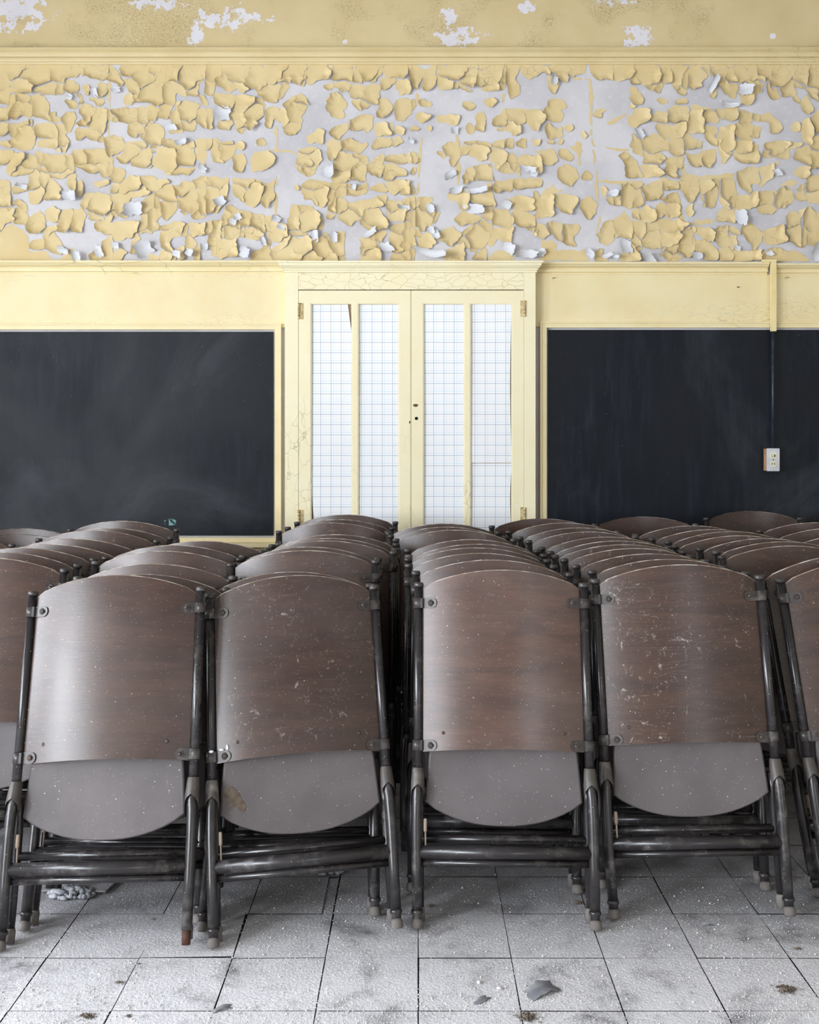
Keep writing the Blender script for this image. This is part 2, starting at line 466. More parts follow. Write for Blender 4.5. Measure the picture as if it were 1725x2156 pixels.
# frieze paint above the picture moulding
fz = MB().box(XL, XR, WY-.004, WY+.001, Z(120), ZC-.001).build('frieze_paint', M_FRIEZE, wall)
# picture moulding (stepped profile) and the head moulding over the boards
def mould(name, py0, py1, steps, x0, x1, y=WY, m=None):
    z1, z0 = Z(py0), Z(py1); d = z1 - z0
    prof = [(y+.001, z0)] + [(y - p, z0 + d*t) for t, p in steps] + [(y+.001, z1)]
    return structure(name, extrude_x(prof, x0, x1), m or M_TRIM)
TOP = [(0,.010),(.10,.014),(.14,.014),(.14,.020),(.30,.024),(.34,.018),(.40,.018),(.44,.030),(.62,.034),(.66,.028),(.72,.030),(.90,.052),(.97,.052),(1,.046)]
mould('trim_1', 107, 137, TOP, XL, XR, m=m_paint('picture_moulding_paint', srgb(222,204,160), srgb(214,194,146), .4, 20, (.35,1,1), rough=.5, cmask=(.55,.7), width=.02))
HEAD = [(0,.016),(.12,.018),(.16,.014),(.22,.014),(.26,.024),(.46,.026),(.50,.020),(.56,.022),(.72,.040),(.80,.044),(.84,.052),(1,.052)]
mould('trim_2', 552, 580, HEAD, XL, X(602))
mould('trim_3', 555, 581, HEAD, X(1126), X(1614))
mould('trim_4', 558, 582, HEAD, X(1628), XR)
structure('trim_5', MB().box(XL, X(604), WY-.014, WY+.001, Z(690), Z(579)), M_FASCIA)
structure('trim_6', MB().box(X(1126), XR, WY-.014, WY+.001, Z(688), Z(579)), M_FASCIA)
# plain boarding below the blackboards down to the floor
structure('trim_7', MB().box(XL, X(604), WY-.016, WY+.001, .12, Z(1141)), M_FASCIA)
structure('trim_8', MB().box(X(1126), XR, WY-.016, WY+.001, .12, Z(1141)), M_FASCIA)
structure('baseboard_back', extrude_x([(WY+.001,0),(WY-.026,0),(WY-.026,.10),(WY-.016,.125),(WY+.001,.125)], XL, XR), M_TRIM)
structure('baseboard_left', MB().box(XL, XL+.02, YR, WY-.03, 0, .12), M_TRIM)
structure('baseboard_right', MB().box(XR-.02, XR, YR, WY-.03, 0, .12), M_TRIM)

# ------------------------------------------------------------------ floor: mastic bed and square tiles
floor = structure('floor', MB().box(XL-.18, XR+.15, YR-.18, WY+.2, -.12, -.005), M_MASTIC)
TS = .2286
def tile_mesh(name, seed, cut=0.0):
    r = random.Random(seed); g = .0010; b = .0003; h = .005
    j = lambda: r.uniform(-.0006, .0006)
    a, c = g, TS-g-cut; d, e = g, TS-g
    base = [(a+j(),d+j()),(c+j(),d+j()),(c+j(),e+j()),(a+j(),e+j())]
    mb = MB()
    top = [(x+(b if i in (0,3) else -b), y+(b if i in (0,1) else -b)) for i,(x,y) in enumerate(base)]
    mb.v = [(x,y,-h) for x,y in base] + [(x,y,-b) for x,y in base] + [(x,y,0) for x,y in top]
    mb.f = [(8,9,10,11)] + [(i,(i+1)%4,4+(i+1)%4,4+i) for i in range(4)] + [(4+i,4+(i+1)%4,8+(i+1)%4,8+i) for i in range(4)]
    mb.sm = [False]*len(mb.f)
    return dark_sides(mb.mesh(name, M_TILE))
def dark_sides(me):
    me.materials.append(M_MASTIC)
    for p in me.polygons: p.material_index = 0 if p.normal.z > .9 else 1
    return me
tiles = [tile_mesh('floor_tile', s) for s in range(6)]
cut_tile = tile_mesh('floor_tile_cut', 9, .03)
Y0T = 2.226 - 2*TS
rr = random.Random(3)
rest = MB()
for iy in range(-28, 16):
    for ix in range(-15, 16):
        x0, y0 = ix*TS, Y0T + iy*TS
        if x0 < XL-.01 or x0+TS > XR+.1 or y0 < YR or y0+TS > WY-.02: continue
        near = 0 <= iy <= 9 and -9 <= ix <= 8
        if near:
            special = (ix, iy) == (-2, 4)
            o = put('floor_tile', cut_tile if special else tiles[rr.randrange(6)], floor)
            o.location = (x0, y0, rr.uniform(-.0012, 0))
            o.rotation_euler = (rr.uniform(-.003,.003), rr.uniform(-.003,.003), rr.uniform(-.006,.006) + (.03 if (ix,iy)==(-3,3) else 0))
        else:
            g = .0011
            rest.add([(x0+g,y0+g,0),(x0+TS-g,y0+g,0),(x0+TS-g,y0+TS-g,0),(x0+g,y0+TS-g,0),
                      (x0+g,y0+g,-.005),(x0+TS-g,y0+g,-.005),(x0+TS-g,y0+TS-g,-.005),(x0+g,y0+TS-g,-.005)],
                     [(0,1,2,3),(0,4,5,1),(1,5,6,2),(2,6,7,3),(3,7,4,0)])
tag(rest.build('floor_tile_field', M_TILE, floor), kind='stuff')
gx0 = -TS - .031; gy0 = Y0T + 4*TS
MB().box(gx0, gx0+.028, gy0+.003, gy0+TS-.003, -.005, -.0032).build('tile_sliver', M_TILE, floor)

# ------------------------------------------------------------------ peeling paint between the two mouldings
# outlines of the paint islands, measured on four stretches of the wall (a leading ! marks paint still stuck flat)
ISLANDS = """
@A
0 27 905 27 900 130 850 165 780 145 690 135 680 95 620 130 540 135 530 205 525 275 440 270 350 280 335 240 270 272 200 255 165 255 85 248 80 230 78 350 0 352
905 27 960 80 1010 180 1000 225 940 165 905 150
980 60 1010 27 1725 27 1725 120 1640 180 1620 290 1560 285 1490 265 1440 230 1447 330 1420 370 1375 475 1310 460 1300 400 1290 480 1245 485 1240 440 1215 400 1230 330 1110 355 1105 290 1180 255 1100 262 1040 190 1010 110
90 285 150 278 265 290 275 450 180 440 165 475 100 475 70 430 75 370
270 290 360 285 395 370 415 490 340 475 280 455
0 395 65 390 75 430 68 490 0 505
540 160 600 165 655 210 650 240 600 240 595 275 530 240
690 190 720 195 745 250 735 285 700 235
830 180 885 190 860 285 800 295 800 250
755 305 850 300 855 345 825 365 790 340
560 310 620 320 640 360 620 380 575 370 552 340
1030 280 1080 270 1105 320 1095 360 1050 360 1025 320
425 430 450 430 455 470 520 480 440 500
545 440 615 430 610 520 575 580 540 530 530 480
665 260 690 320 740 370 880 400 885 520 860 570 870 640 850 660 760 645 730 600 660 660 630 640 635 560 690 505 715 515 700 480 665 440
890 420 960 405 1120 395 1200 385 1240 440 1230 520 1180 585 1140 590 1120 635 1060 600 1050 530 1070 500 950 490 895 480
1220 505 1310 510 1345 560 1335 690 1310 720 1240 690 1160 630 1160 610 1200 590
1450 345 1530 320 1635 350 1625 415 1620 480 1605 560 1490 585 1400 590 1460 560 1420 480 1420 430 1460 400
1640 300 1690 290 1725 330 1725 370 1680 355
1625 410 1690 390 1725 400 1725 570 1680 555 1630 510
0 515 70 515 72 590 30 615 0 610
85 540 160 535 155 600 130 625 90 600
165 520 260 480 275 560 285 680 270 710 190 720 120 715 105 660 150 600
290 530 380 520 435 530 430 640 345 640 295 610
440 515 530 515 540 595 500 600 570 640 555 720 520 735 430 725 375 690 305 700 330 650 430 640
0 670 60 655 100 700 70 715 10 690
885 640 940 625 1010 650 1030 690 1000 740 920 775 890 760 875 700
1040 670 1110 665 1170 675 1260 730 1265 800 1255 885 1170 885 1100 860 1090 800 1050 850 985 840 965 800 1035 760
1340 650 1450 645 1470 700 1600 655 1605 800 1585 900 1560 935 1480 920 1465 945 1400 940 1310 870 1260 855 1265 790 1310 780
!1615 640 1725 640 1725 740 1690 860 1640 870 1660 820 1620 790
0 745 110 740 120 780 80 840 0 855
125 760 290 790 315 860 300 920 250 930 155 925 150 950 95 950 55 900 75 850 100 800
300 745 400 765 600 780 615 860 610 915 530 955 420 955 405 900 320 855 320 800
600 745 760 730 860 730 930 810 900 960 850 960 830 920 830 870 770 930 700 905 640 870 620 800
320 855 390 870 405 930 380 1060 340 1170 250 1175 240 1080 260 930
400 980 440 980 500 1030 505 1145 385 1150 380 1080
545 1010 580 930 620 935 625 1070 575 1050
635 990 680 980 690 1060 660 1110 630 1060
0 990 60 985 80 1030 90 1195 0 1200
110 1030 130 1015 235 1050 230 1075 120 1080
760 1015 890 990 890 1020 820 1030
700 1090 790 1085 920 1110 925 1310 820 1300 750 1315 735 1240 670 1195
920 900 980 880 1030 920 1025 955 990 990 920 985
930 1000 1050 990 1085 945 1180 965 1290 975 1290 1050 1240 1090 1140 1105 1060 1140 1040 1200 1050 1280 960 1290 930 1270
1290 980 1380 985 1480 1040 1510 1000 1620 985 1725 950 1725 1270 1590 1305 1580 1260 1600 1200 1560 1255 1510 1250 1480 1160 1390 1150 1300 1120
1335 1160 1470 1165 1440 1230 1370 1315 1345 1290
1270 1085 1320 1170 1330 1260 1270 1310 1320 1380 1220 1410 1150 1410 1165 1310 1200 1150
110 1165 150 1140 215 1170 225 1235 150 1200
0 1230 60 1210 150 1210 230 1265 240 1350 170 1340 50 1325 0 1400
250 1290 330 1245 375 1300 360 1400 270 1425 235 1400 230 1330
385 1240 430 1205 485 1235 490 1290 440 1315 390 1290
505 1240 600 1235 605 1330 540 1425 500 1405 490 1300
610 1240 690 1215 710 1260 690 1340 670 1410 600 1410 600 1350
!0 1400 60 1350 130 1355 210 1400 245 1500 240 1655 0 1655
255 1500 350 1460 360 1540 255 1550
370 1430 440 1420 500 1470 510 1540 490 1590 375 1535
!250 1570 370 1560 420 1620 480 1640 540 1590 610 1540 615 1655 245 1655
370 1370 480 1365 490 1400 440 1415 380 1420
785 1350 870 1325 925 1340 920 1420 850 1415
850 1490 920 1440 920 1640 760 1640 750 1600 850 1560
930 1340 1100 1325 1145 1340 1145 1400 1105 1440 1100 1450 1040 1450 960 1480 930 1440
930 1590 1000 1550 1050 1590 960 1640 925 1640
1100 1440 1130 1410 1160 1480 1120 1500 1140 1580 1100 1600
1335 1370 1450 1320 1550 1340 1540 1420 1490 1430 1430 1440 1400 1500 1440 1600 1420 1650 1330 1650
1560 1340 1725 1340 1725 1430 1650 1420 1590 1430
1545 1420 1590 1430 1620 1500 1600 1550 1540 1530
1480 1540 1520 1510 1530 1620 1480 1650
!1235 1600 1320 1600 1320 1650 1230 1655
1610 1580 1650 1500 1650 1655 1610 1655
@B
0 27 845 27 830 190 780 205 740 150 715 120 710 185 655 250 635 290 600 330 540 345 500 335 490 290 460 280 440 235 380 230 330 250 290 245 275 200 230 255 150 215 95 195 60 275 0 270
850 27 1060 27 1055 130 1010 155 950 145 880 180 855 165
1065 27 1215 27 1215 180 1195 260 1060 210 1055 130
995 190 1050 185 1045 235 1000 225
1225 27 1480 27 1470 120 1420 120 1415 160 1370 180 1230 155
1485 27 1665 27 1672 130 1630 145 1500 120
1675 27 1725 27 1725 135
1465 140 1570 130 1575 155 1520 220 1480 265 1465 230
1590 165 1690 165 1690 260 1620 275 1590 220
1215 200 1340 200 1390 170 1445 200 1440 320 1420 370 1370 360 1340 385 1300 400 1265 400 1220 310
1050 280 1080 265 1130 305 1185 360 1170 385 1135 370 1165 455 1040 455 1020 380
1440 310 1500 305 1550 370 1540 430 1480 475 1425 470 1445 400
1580 345 1650 320 1725 330 1725 380 1650 470 1590 490
75 285 140 275 245 300 245 395 180 395 90 360
0 390 70 395 80 480 60 575 0 580
205 410 235 405 240 500 200 570 130 570 125 500 180 495
265 300 340 275 400 320 475 310 505 400 450 485 400 500 448 515 390 588 350 555 290 598 258 480 255 380
500 405 560 385 625 390 630 480 600 495 570 440 550 555 515 550 500 480
640 400 690 330 740 290 840 290 845 360 800 440 795 540 740 610 690 620 660 590 655 520 630 480
870 610 940 565 990 565 975 680 945 680 920 640 900 665 858 670
1035 600 1080 550 1190 515 1160 600 1105 650 1075 620
1215 490 1280 455 1390 450 1380 540 1330 580 1320 540 1240 580 1208 560
1425 520 1520 520 1540 615 1420 615 1415 570
1575 565 1620 555 1645 575 1640 605 1575 600
440 655 505 655 490 690 440 685
60 665 100 645 150 680 240 655 255 700 235 770 140 858 80 830 65 760
0 640 60 650 50 700 20 760 0 760
255 690 300 660 340 690 330 715 270 700
250 770 310 770 340 810 330 890 295 925 255 900
400 800 430 755 540 745 580 780 570 850 510 890 400 910 395 860
770 800 800 730 860 710 950 735 965 810 930 870 900 930 840 955 790 900 765 850
1015 680 1060 645 1110 655 1130 720 1080 820 1050 830 1015 750
1135 665 1230 645 1290 690 1350 670 1345 710 1290 740 1140 720
1130 745 1200 770 1330 775 1355 815 1340 960 1290 985 1240 960 1170 1005 1060 985 1080 920 1060 850 1110 830
1385 700 1430 645 1520 640 1535 710 1480 710 1400 735
1545 660 1600 635 1635 665 1550 700
1350 870 1400 810 1475 780 1470 870 1450 970 1390 925 1350 900
1505 830 1510 790 1620 765 1670 770 1665 830 1600 840
1480 930 1500 830 1600 860 1665 905 1660 940 1580 950 1520 980 1475 975
1675 760 1725 745 1725 840 1680 830
1700 890 1725 870 1725 925
0 960 90 955 190 965 195 1080 180 1160 120 1230 60 1250 0 1265
230 965 300 990 400 970 495 1000 490 1060 465 1150 410 1195 370 1180 320 1150 260 1110 245 1060
500 1010 575 1000 560 1150 520 1210 485 1190 500 1080
745 1035 765 1010 785 1050 760 1055
805 1040 860 985 960 985 1040 1010 1030 1120 980 1205 930 1180 920 1130 840 1135
1045 1005 1180 1010 1240 1055 1345 1000 1340 1070 1250 1105 1130 1105 1085 1160 1060 1300 1025 1310 1030 1130
1370 1050 1430 1010 1480 1005 1500 1075 1440 1070
1495 990 1725 990 1725 1110 1635 1110 1650 1060 1560 1090 1510 1060
1100 1110 1160 1150 1190 1190 1340 1140 1500 1105 1500 1195 1430 1200 1340 1210 1280 1310 1200 1355 1130 1320 1080 1270
180 1220 220 1185 260 1220 310 1230 300 1280 240 1300 300 1350 295 1450 150 1470 145 1370 165 1280
315 1230 400 1260 490 1270 500 1400 480 1470 400 1450 300 1440
500 1280 570 1280 600 1340 690 1370 690 1440 590 1500 530 1450
700 1290 730 1190 900 1200 970 1290 975 1390 930 1395 860 1390 800 1440 700 1430
0 1340 70 1330 60 1400 20 1440 0 1435
80 1330 140 1330 125 1450 100 1600 70 1590 45 1480
150 1460 260 1460 290 1620 180 1600 140 1625 110 1600 120 1500
400 1570 470 1560 530 1470 535 1600 560 1655 380 1655
560 1560 640 1500 720 1440 800 1470 860 1440 910 1500 1000 1410 1035 1440 1030 1500 1110 1390 1145 1400 1150 1655 560 1655
1290 1340 1330 1220 1440 1200 1500 1310 1515 1400 1440 1500 1380 1450 1370 1380
1290 1480 1340 1430 1440 1500 1440 1570 1500 1655 1270 1655 1290 1590
1505 1160 1620 1160 1725 1120 1725 1190 1600 1240 1725 1230 1725 1300 1520 1310
1530 1400 1580 1340 1725 1310 1725 1655 1540 1655 1560 1540 1540 1500
@C
0 27 155 70 80 190 75 255 40 215 0 90
165 60 228 27 225 140 190 230 140 250 115 235 125 140
232 27 578 27 575 120 550 185 520 240 450 235 415 190 405 220 340 240 300 235 260 225 235 150
582 27 795 27 795 180 770 230 720 243 640 243 580 220 568 180
800 27 915 27 905 100 880 150 912 220 905 260 840 295 815 220
920 27 1168 27 1165 115 1110 85 1080 90 985 145
1170 27 1470 27 1440 95 1380 100 1370 135 1335 110 1310 80 1305 150 1270 175 1235 140 1245 90 1175 90
1150 110 1175 110 1190 170 1240 180 1200 285 1175 250
1505 27 1725 27 1725 140 1690 150 1590 140 1580 165 1545 150
85 320 140 315 185 355 150 370 100 360
450 330 510 325 550 365 505 400 470 380
625 320 700 308 715 340 690 370 660 355
0 310 45 325 50 380 0 450
70 430 110 420 170 450 165 485 115 500 80 470
220 470 240 445 310 460 340 445 410 450 415 490 380 535 300 500
15 570 40 535 85 560 70 580
160 540 195 530 190 575
480 585 495 520 555 545 550 580
560 560 575 440 600 428 635 470 630 585 595 590
695 490 760 450 790 405 840 425 955 420 950 510 915 515 912 600 860 605 830 560 740 575 700 540
965 415 1110 415 1135 465 1090 530 1060 575 1010 560 975 500
1130 420 1160 340 1205 305 1280 330 1290 385 1200 400 1275 430 1255 495 1190 500 1140 465
1130 545 1160 510 1180 540 1230 580 1240 535 1265 535 1260 620 1200 645 1150 630
1300 530 1335 518 1360 545 1340 573 1305 565
1435 590 1450 575 1465 620 1440 635
1530 435 1560 405 1610 400 1590 460 1560 478
225 755 270 745 310 780 300 800
295 700 340 675 415 680 420 760 415 800 360 865 335 830 370 790 300 765
425 720 470 665 560 655 665 675 672 740 640 810 600 815 560 775 500 760 430 785
680 690 720 650 785 665 790 720 700 710
800 650 830 635 865 640 868 700 820 725 795 700
885 685 920 648 975 655 970 725 920 705
1030 655 1060 640 1090 645 1075 695 1040 690
1150 665 1200 655 1195 685 1165 685
1225 690 1245 650 1270 645 1255 680
670 810 690 715 800 740 875 790 870 915 760 925 720 890 750 860
465 950 490 890 560 870 640 845 690 870 690 980 640 985 490 990 460 1040
880 870 900 790 1000 780 1020 800 1080 770 1100 850 1105 920 1050 960 1050 880 920 850 915 930
1100 760 1150 740 1215 745 1225 820 1180 855 1110 850
1240 735 1310 735 1350 790 1340 830 1250 790
1240 880 1300 865 1380 890 1392 960 1340 1030 1245 980
1440 930 1490 912 1525 945 1500 975 1440 978
10 900 45 865 55 900 25 930
0 750 50 745 80 790 60 840 0 845
690 1040 720 990 860 985 855 1060 780 1070 700 1100
875 980 1000 970 1110 980 1090 1030 1020 1040 960 1058 880 1040
0 1000 45 1020 45 1090 0 1100
330 1080 470 1060 505 1120 480 1225 430 1230 400 1150 350 1140
510 1110 650 1100 660 1000 685 1005 690 1080 720 1180 700 1205 600 1170 510 1160
395 1310 440 1235 510 1250 610 1300 540 1325 480 1330 410 1360
620 1200 690 1195 690 1305 615 1300
845 1130 875 1125 870 1190 840 1190
880 1120 940 1108 1030 1130 1040 1220 930 1225 880 1205
1040 1070 1070 1110 1080 1290 1060 1300 1040 1180
1080 1110 1190 1115 1195 1270 1090 1285
1215 1100 1290 1095 1385 1130 1380 1190 1340 1265 1280 1245 1220 1190
1405 1160 1440 1130 1500 1130 1550 1180 1530 1260 1490 1300 1450 1290
695 1230 820 1220 850 1290 850 1370 700 1340
860 1230 960 1225 1050 1300 1050 1430 980 1380 920 1390 865 1340
0 1120 60 1130 60 1390 50 1440 45 1640 0 1640
75 1125 205 1130 180 1170 220 1240 245 1230 245 1290 190 1355 150 1350 110 1440 60 1440 65 1240
75 1470 120 1430 170 1410 240 1500 170 1545 80 1565
260 1470 290 1390 360 1370 430 1420 400 1500 350 1535
440 1400 540 1340 640 1325 700 1360 695 1430 640 1500 570 1570 480 1540 410 1500
705 1375 850 1375 845 1490 790 1500 740 1450 680 1530 665 1510
320 1560 465 1500 470 1645 300 1645
555 1580 620 1520 640 1580 630 1640 540 1645
1065 1345 1130 1350 1155 1420 1100 1460 1065 1450
1140 1340 1190 1320 1260 1335 1270 1490 1220 1460 1170 1400
1280 1350 1400 1340 1405 1400 1360 1440 1390 1520 1290 1500 1275 1430
1590 1380 1640 1310 1725 1290 1725 1460 1640 1505 1590 1500 1560 1440
1600 1030 1640 1060 1620 1130 1725 1130 1725 1190 1660 1185 1610 1110
!1085 1470 1210 1490 1220 1560 1460 1540 1450 1600 1500 1640 1070 1645 1110 1590
!650 1640 700 1560 830 1560 880 1640
1545 1560 1610 1545 1600 1600 1640 1645 1530 1645
!760 395 945 385 1105 388 1115 415 960 418 840 425
!1040 750 1205 715 1210 745 1100 760
!1290 715 1350 700 1400 655 1430 690 1420 720 1465 748 1415 750 1420 850 1440 860 1405 862 1390 770 1340 720
!1080 1105 1170 1040 1190 985 1215 1030 1285 1060 1220 1080 1190 1110
@D
0 27 30 27 25 145 0 155
35 27 195 27 190 110 165 155 30 145
200 27 415 27 425 75 430 200 390 268 270 190 190 195 275 310 260 345 170 375 170 140 200 90
420 30 508 27 508 170 430 180
515 27 645 27 625 265 580 275 530 250 520 150
650 27 820 27 815 110 750 150 740 210 680 248 640 215
825 27 1020 27 1050 190 1030 290 950 275 905 230 910 150 895 170 870 210 855 300 815 300 860 230 880 160 830 90
1025 27 1215 27 1215 120 1290 140 1220 260 1180 265 1140 180 1090 170 1060 190
1060 240 1180 240 1175 350 1110 350
1220 27 1540 27 1515 170 1520 260 1410 300 1330 318 1290 300 1290 130 1220 120
1545 27 1725 27 1725 340 1640 290 1630 230 1530 210 1515 150
1500 275 1520 265 1555 320 1545 350 1510 320
1565 350 1620 270 1640 340 1665 400 1640 435 1580 400
385 325 420 315 468 325 460 345 400 345
525 340 560 315 630 300 640 340 530 365
150 480 220 400 310 385 318 480 240 520 210 560 160 520
325 450 390 405 465 425 465 510 370 495
480 400 540 375 650 390 640 510 480 510
365 525 475 515 480 640 430 640 390 590
485 520 625 515 615 620 490 630
640 480 690 410 750 410 775 500 760 590 630 585
!655 360 825 380 830 405 690 405
760 440 800 410 895 440 890 490 800 495
880 400 945 395 945 465 900 455
950 400 1050 380 1050 470 990 495 950 460
1060 410 1165 420 1160 490 1080 535 1050 500
1170 425 1225 440 1220 485 1170 480
1230 440 1310 420 1395 500 1410 560 1380 590 1320 590 1325 520 1300 490 1235 490
1495 520 1530 495 1562 510 1555 560 1525 578 1500 555
1580 500 1640 470 1665 570 1650 695 1585 640
1650 480 1725 405 1725 625 1670 600
170 620 195 620 205 660 265 680 260 770 220 770 175 720
250 630 310 640 360 610 480 650 470 730 340 760 270 740
490 650 610 640 600 770 530 780 485 750
620 600 680 640 760 665 750 700 610 740 605 680
780 545 870 540 885 590 840 610 885 650 870 710 830 690 785 610
890 620 930 545 1010 540 1030 680 990 760 940 840 920 840 890 690
1015 530 1170 520 1165 640 1050 630 1020 590
1170 540 1230 540 1215 630 1170 625
1035 660 1100 635 1170 660 1160 750 1080 760 1030 720
1020 740 1080 760 1160 760 1175 690 1215 690 1210 845 1070 845 1040 800
1245 760 1270 680 1400 660 1470 660 1480 770 1430 790 1250 785
1480 670 1600 695 1500 725
1510 790 1560 730 1645 700 1640 870 1560 820 1515 815
1660 630 1725 640 1725 745 1670 730
75 775 110 750 160 780 160 800 90 795
105 810 170 790 220 840 255 940 150 960 120 955
275 770 370 760 455 790 400 850 280 830
270 850 380 860 445 935 400 960 280 950
455 900 480 790 595 790 580 880 545 890 530 970 455 955
620 760 720 780 760 740 855 730 860 830 800 890 740 880 690 890 645 840
1025 1000 1040 920 1120 880 1215 890 1215 1000 1150 1000 1160 1075 1110 1050 1040 1020
1225 880 1340 850 1340 940 1240 1030 1250 960
1520 920 1560 870 1635 880 1625 950 1580 955
1650 730 1725 745 1725 860 1650 895
85 1000 250 990 250 1190 180 1210 95 1190 80 1080
260 1030 340 1010 430 985 430 1080 410 1130 340 1160 265 1150
440 970 565 985 560 1050 440 1070
370 1230 430 1120 540 1080 580 1150 565 1260 500 1285 440 1250 400 1290
575 975 720 990 720 1070 650 1165 610 1080
730 990 885 990 885 1100 850 1210 770 1205 760 1130
895 990 1010 970 1035 1080 1030 1200 960 1220 910 1140
630 1190 655 1175 670 1250 650 1280 630 1240
1030 1130 1200 1095 1205 1200 1080 1220 1030 1290 1020 1240
1205 1100 1300 1080 1440 1035 1500 1080 1500 1150 1420 1200 1330 1250 1230 1255
1530 1060 1620 990 1640 940 1725 940 1725 1180 1620 1150 1530 1130
0 1130 60 1080 70 1190 0 1180
185 1300 200 1210 245 1200 245 1300
255 1230 290 1195 370 1240 380 1300 310 1320 255 1300
890 1260 930 1225 1015 1235 1020 1330 980 1320 885 1315
0 1320 80 1290 170 1330 170 1460 60 1440 0 1470
185 1330 380 1320 410 1400 410 1545 290 1530 230 1545 190 1500
415 1330 560 1310 640 1350 560 1410 420 1400
420 1420 550 1410 590 1440 540 1520 420 1520
600 1390 690 1370 690 1540 640 1640 580 1600 440 1630 415 1590 450 1540 560 1510 600 1450
700 1380 800 1370 860 1410 850 1490 800 1470 740 1420 710 1440
865 1370 970 1350 985 1520 900 1525 865 1460
985 1360 1065 1410 1050 1430 1000 1420
990 1440 1030 1450 1050 1510 1000 1560
1075 1400 1110 1345 1190 1345 1240 1420 1240 1500 1170 1560 1170 1500 1110 1470
1255 1400 1420 1350 1430 1440 1460 1480 1380 1500 1270 1510
1445 1310 1510 1205 1560 1280 1570 1400 1540 1550 1470 1490
1560 1220 1620 1205 1725 1260 1725 1510 1560 1530 1575 1370
705 1480 790 1480 860 1530 890 1590 880 1645 760 1645 800 1590 710 1560
905 1545 980 1535 1030 1590 1000 1640 910 1645
1020 1560 1160 1570 1235 1560 1225 1645 1010 1640
1240 1580 1350 1550 1560 1590 1640 1640 1240 1645
140 1540 180 1500 220 1560 250 1600 250 1645 80 1645
!450 1640 580 1600 680 1640
!570 945 640 955 720 965 880 960 1015 935 1010 965 880 985 580 975
!75 1280 110 1240 170 1310 400 1300 560 1290 590 1150 600 1290 640 1330 700 1330 690 1270 720 1300 850 1310 860 1340 640 1350 180 1325
!1210 1050 1440 1010 1500 960 1530 975 1600 985 1520 1000 1500 1040 1440 1025
"""
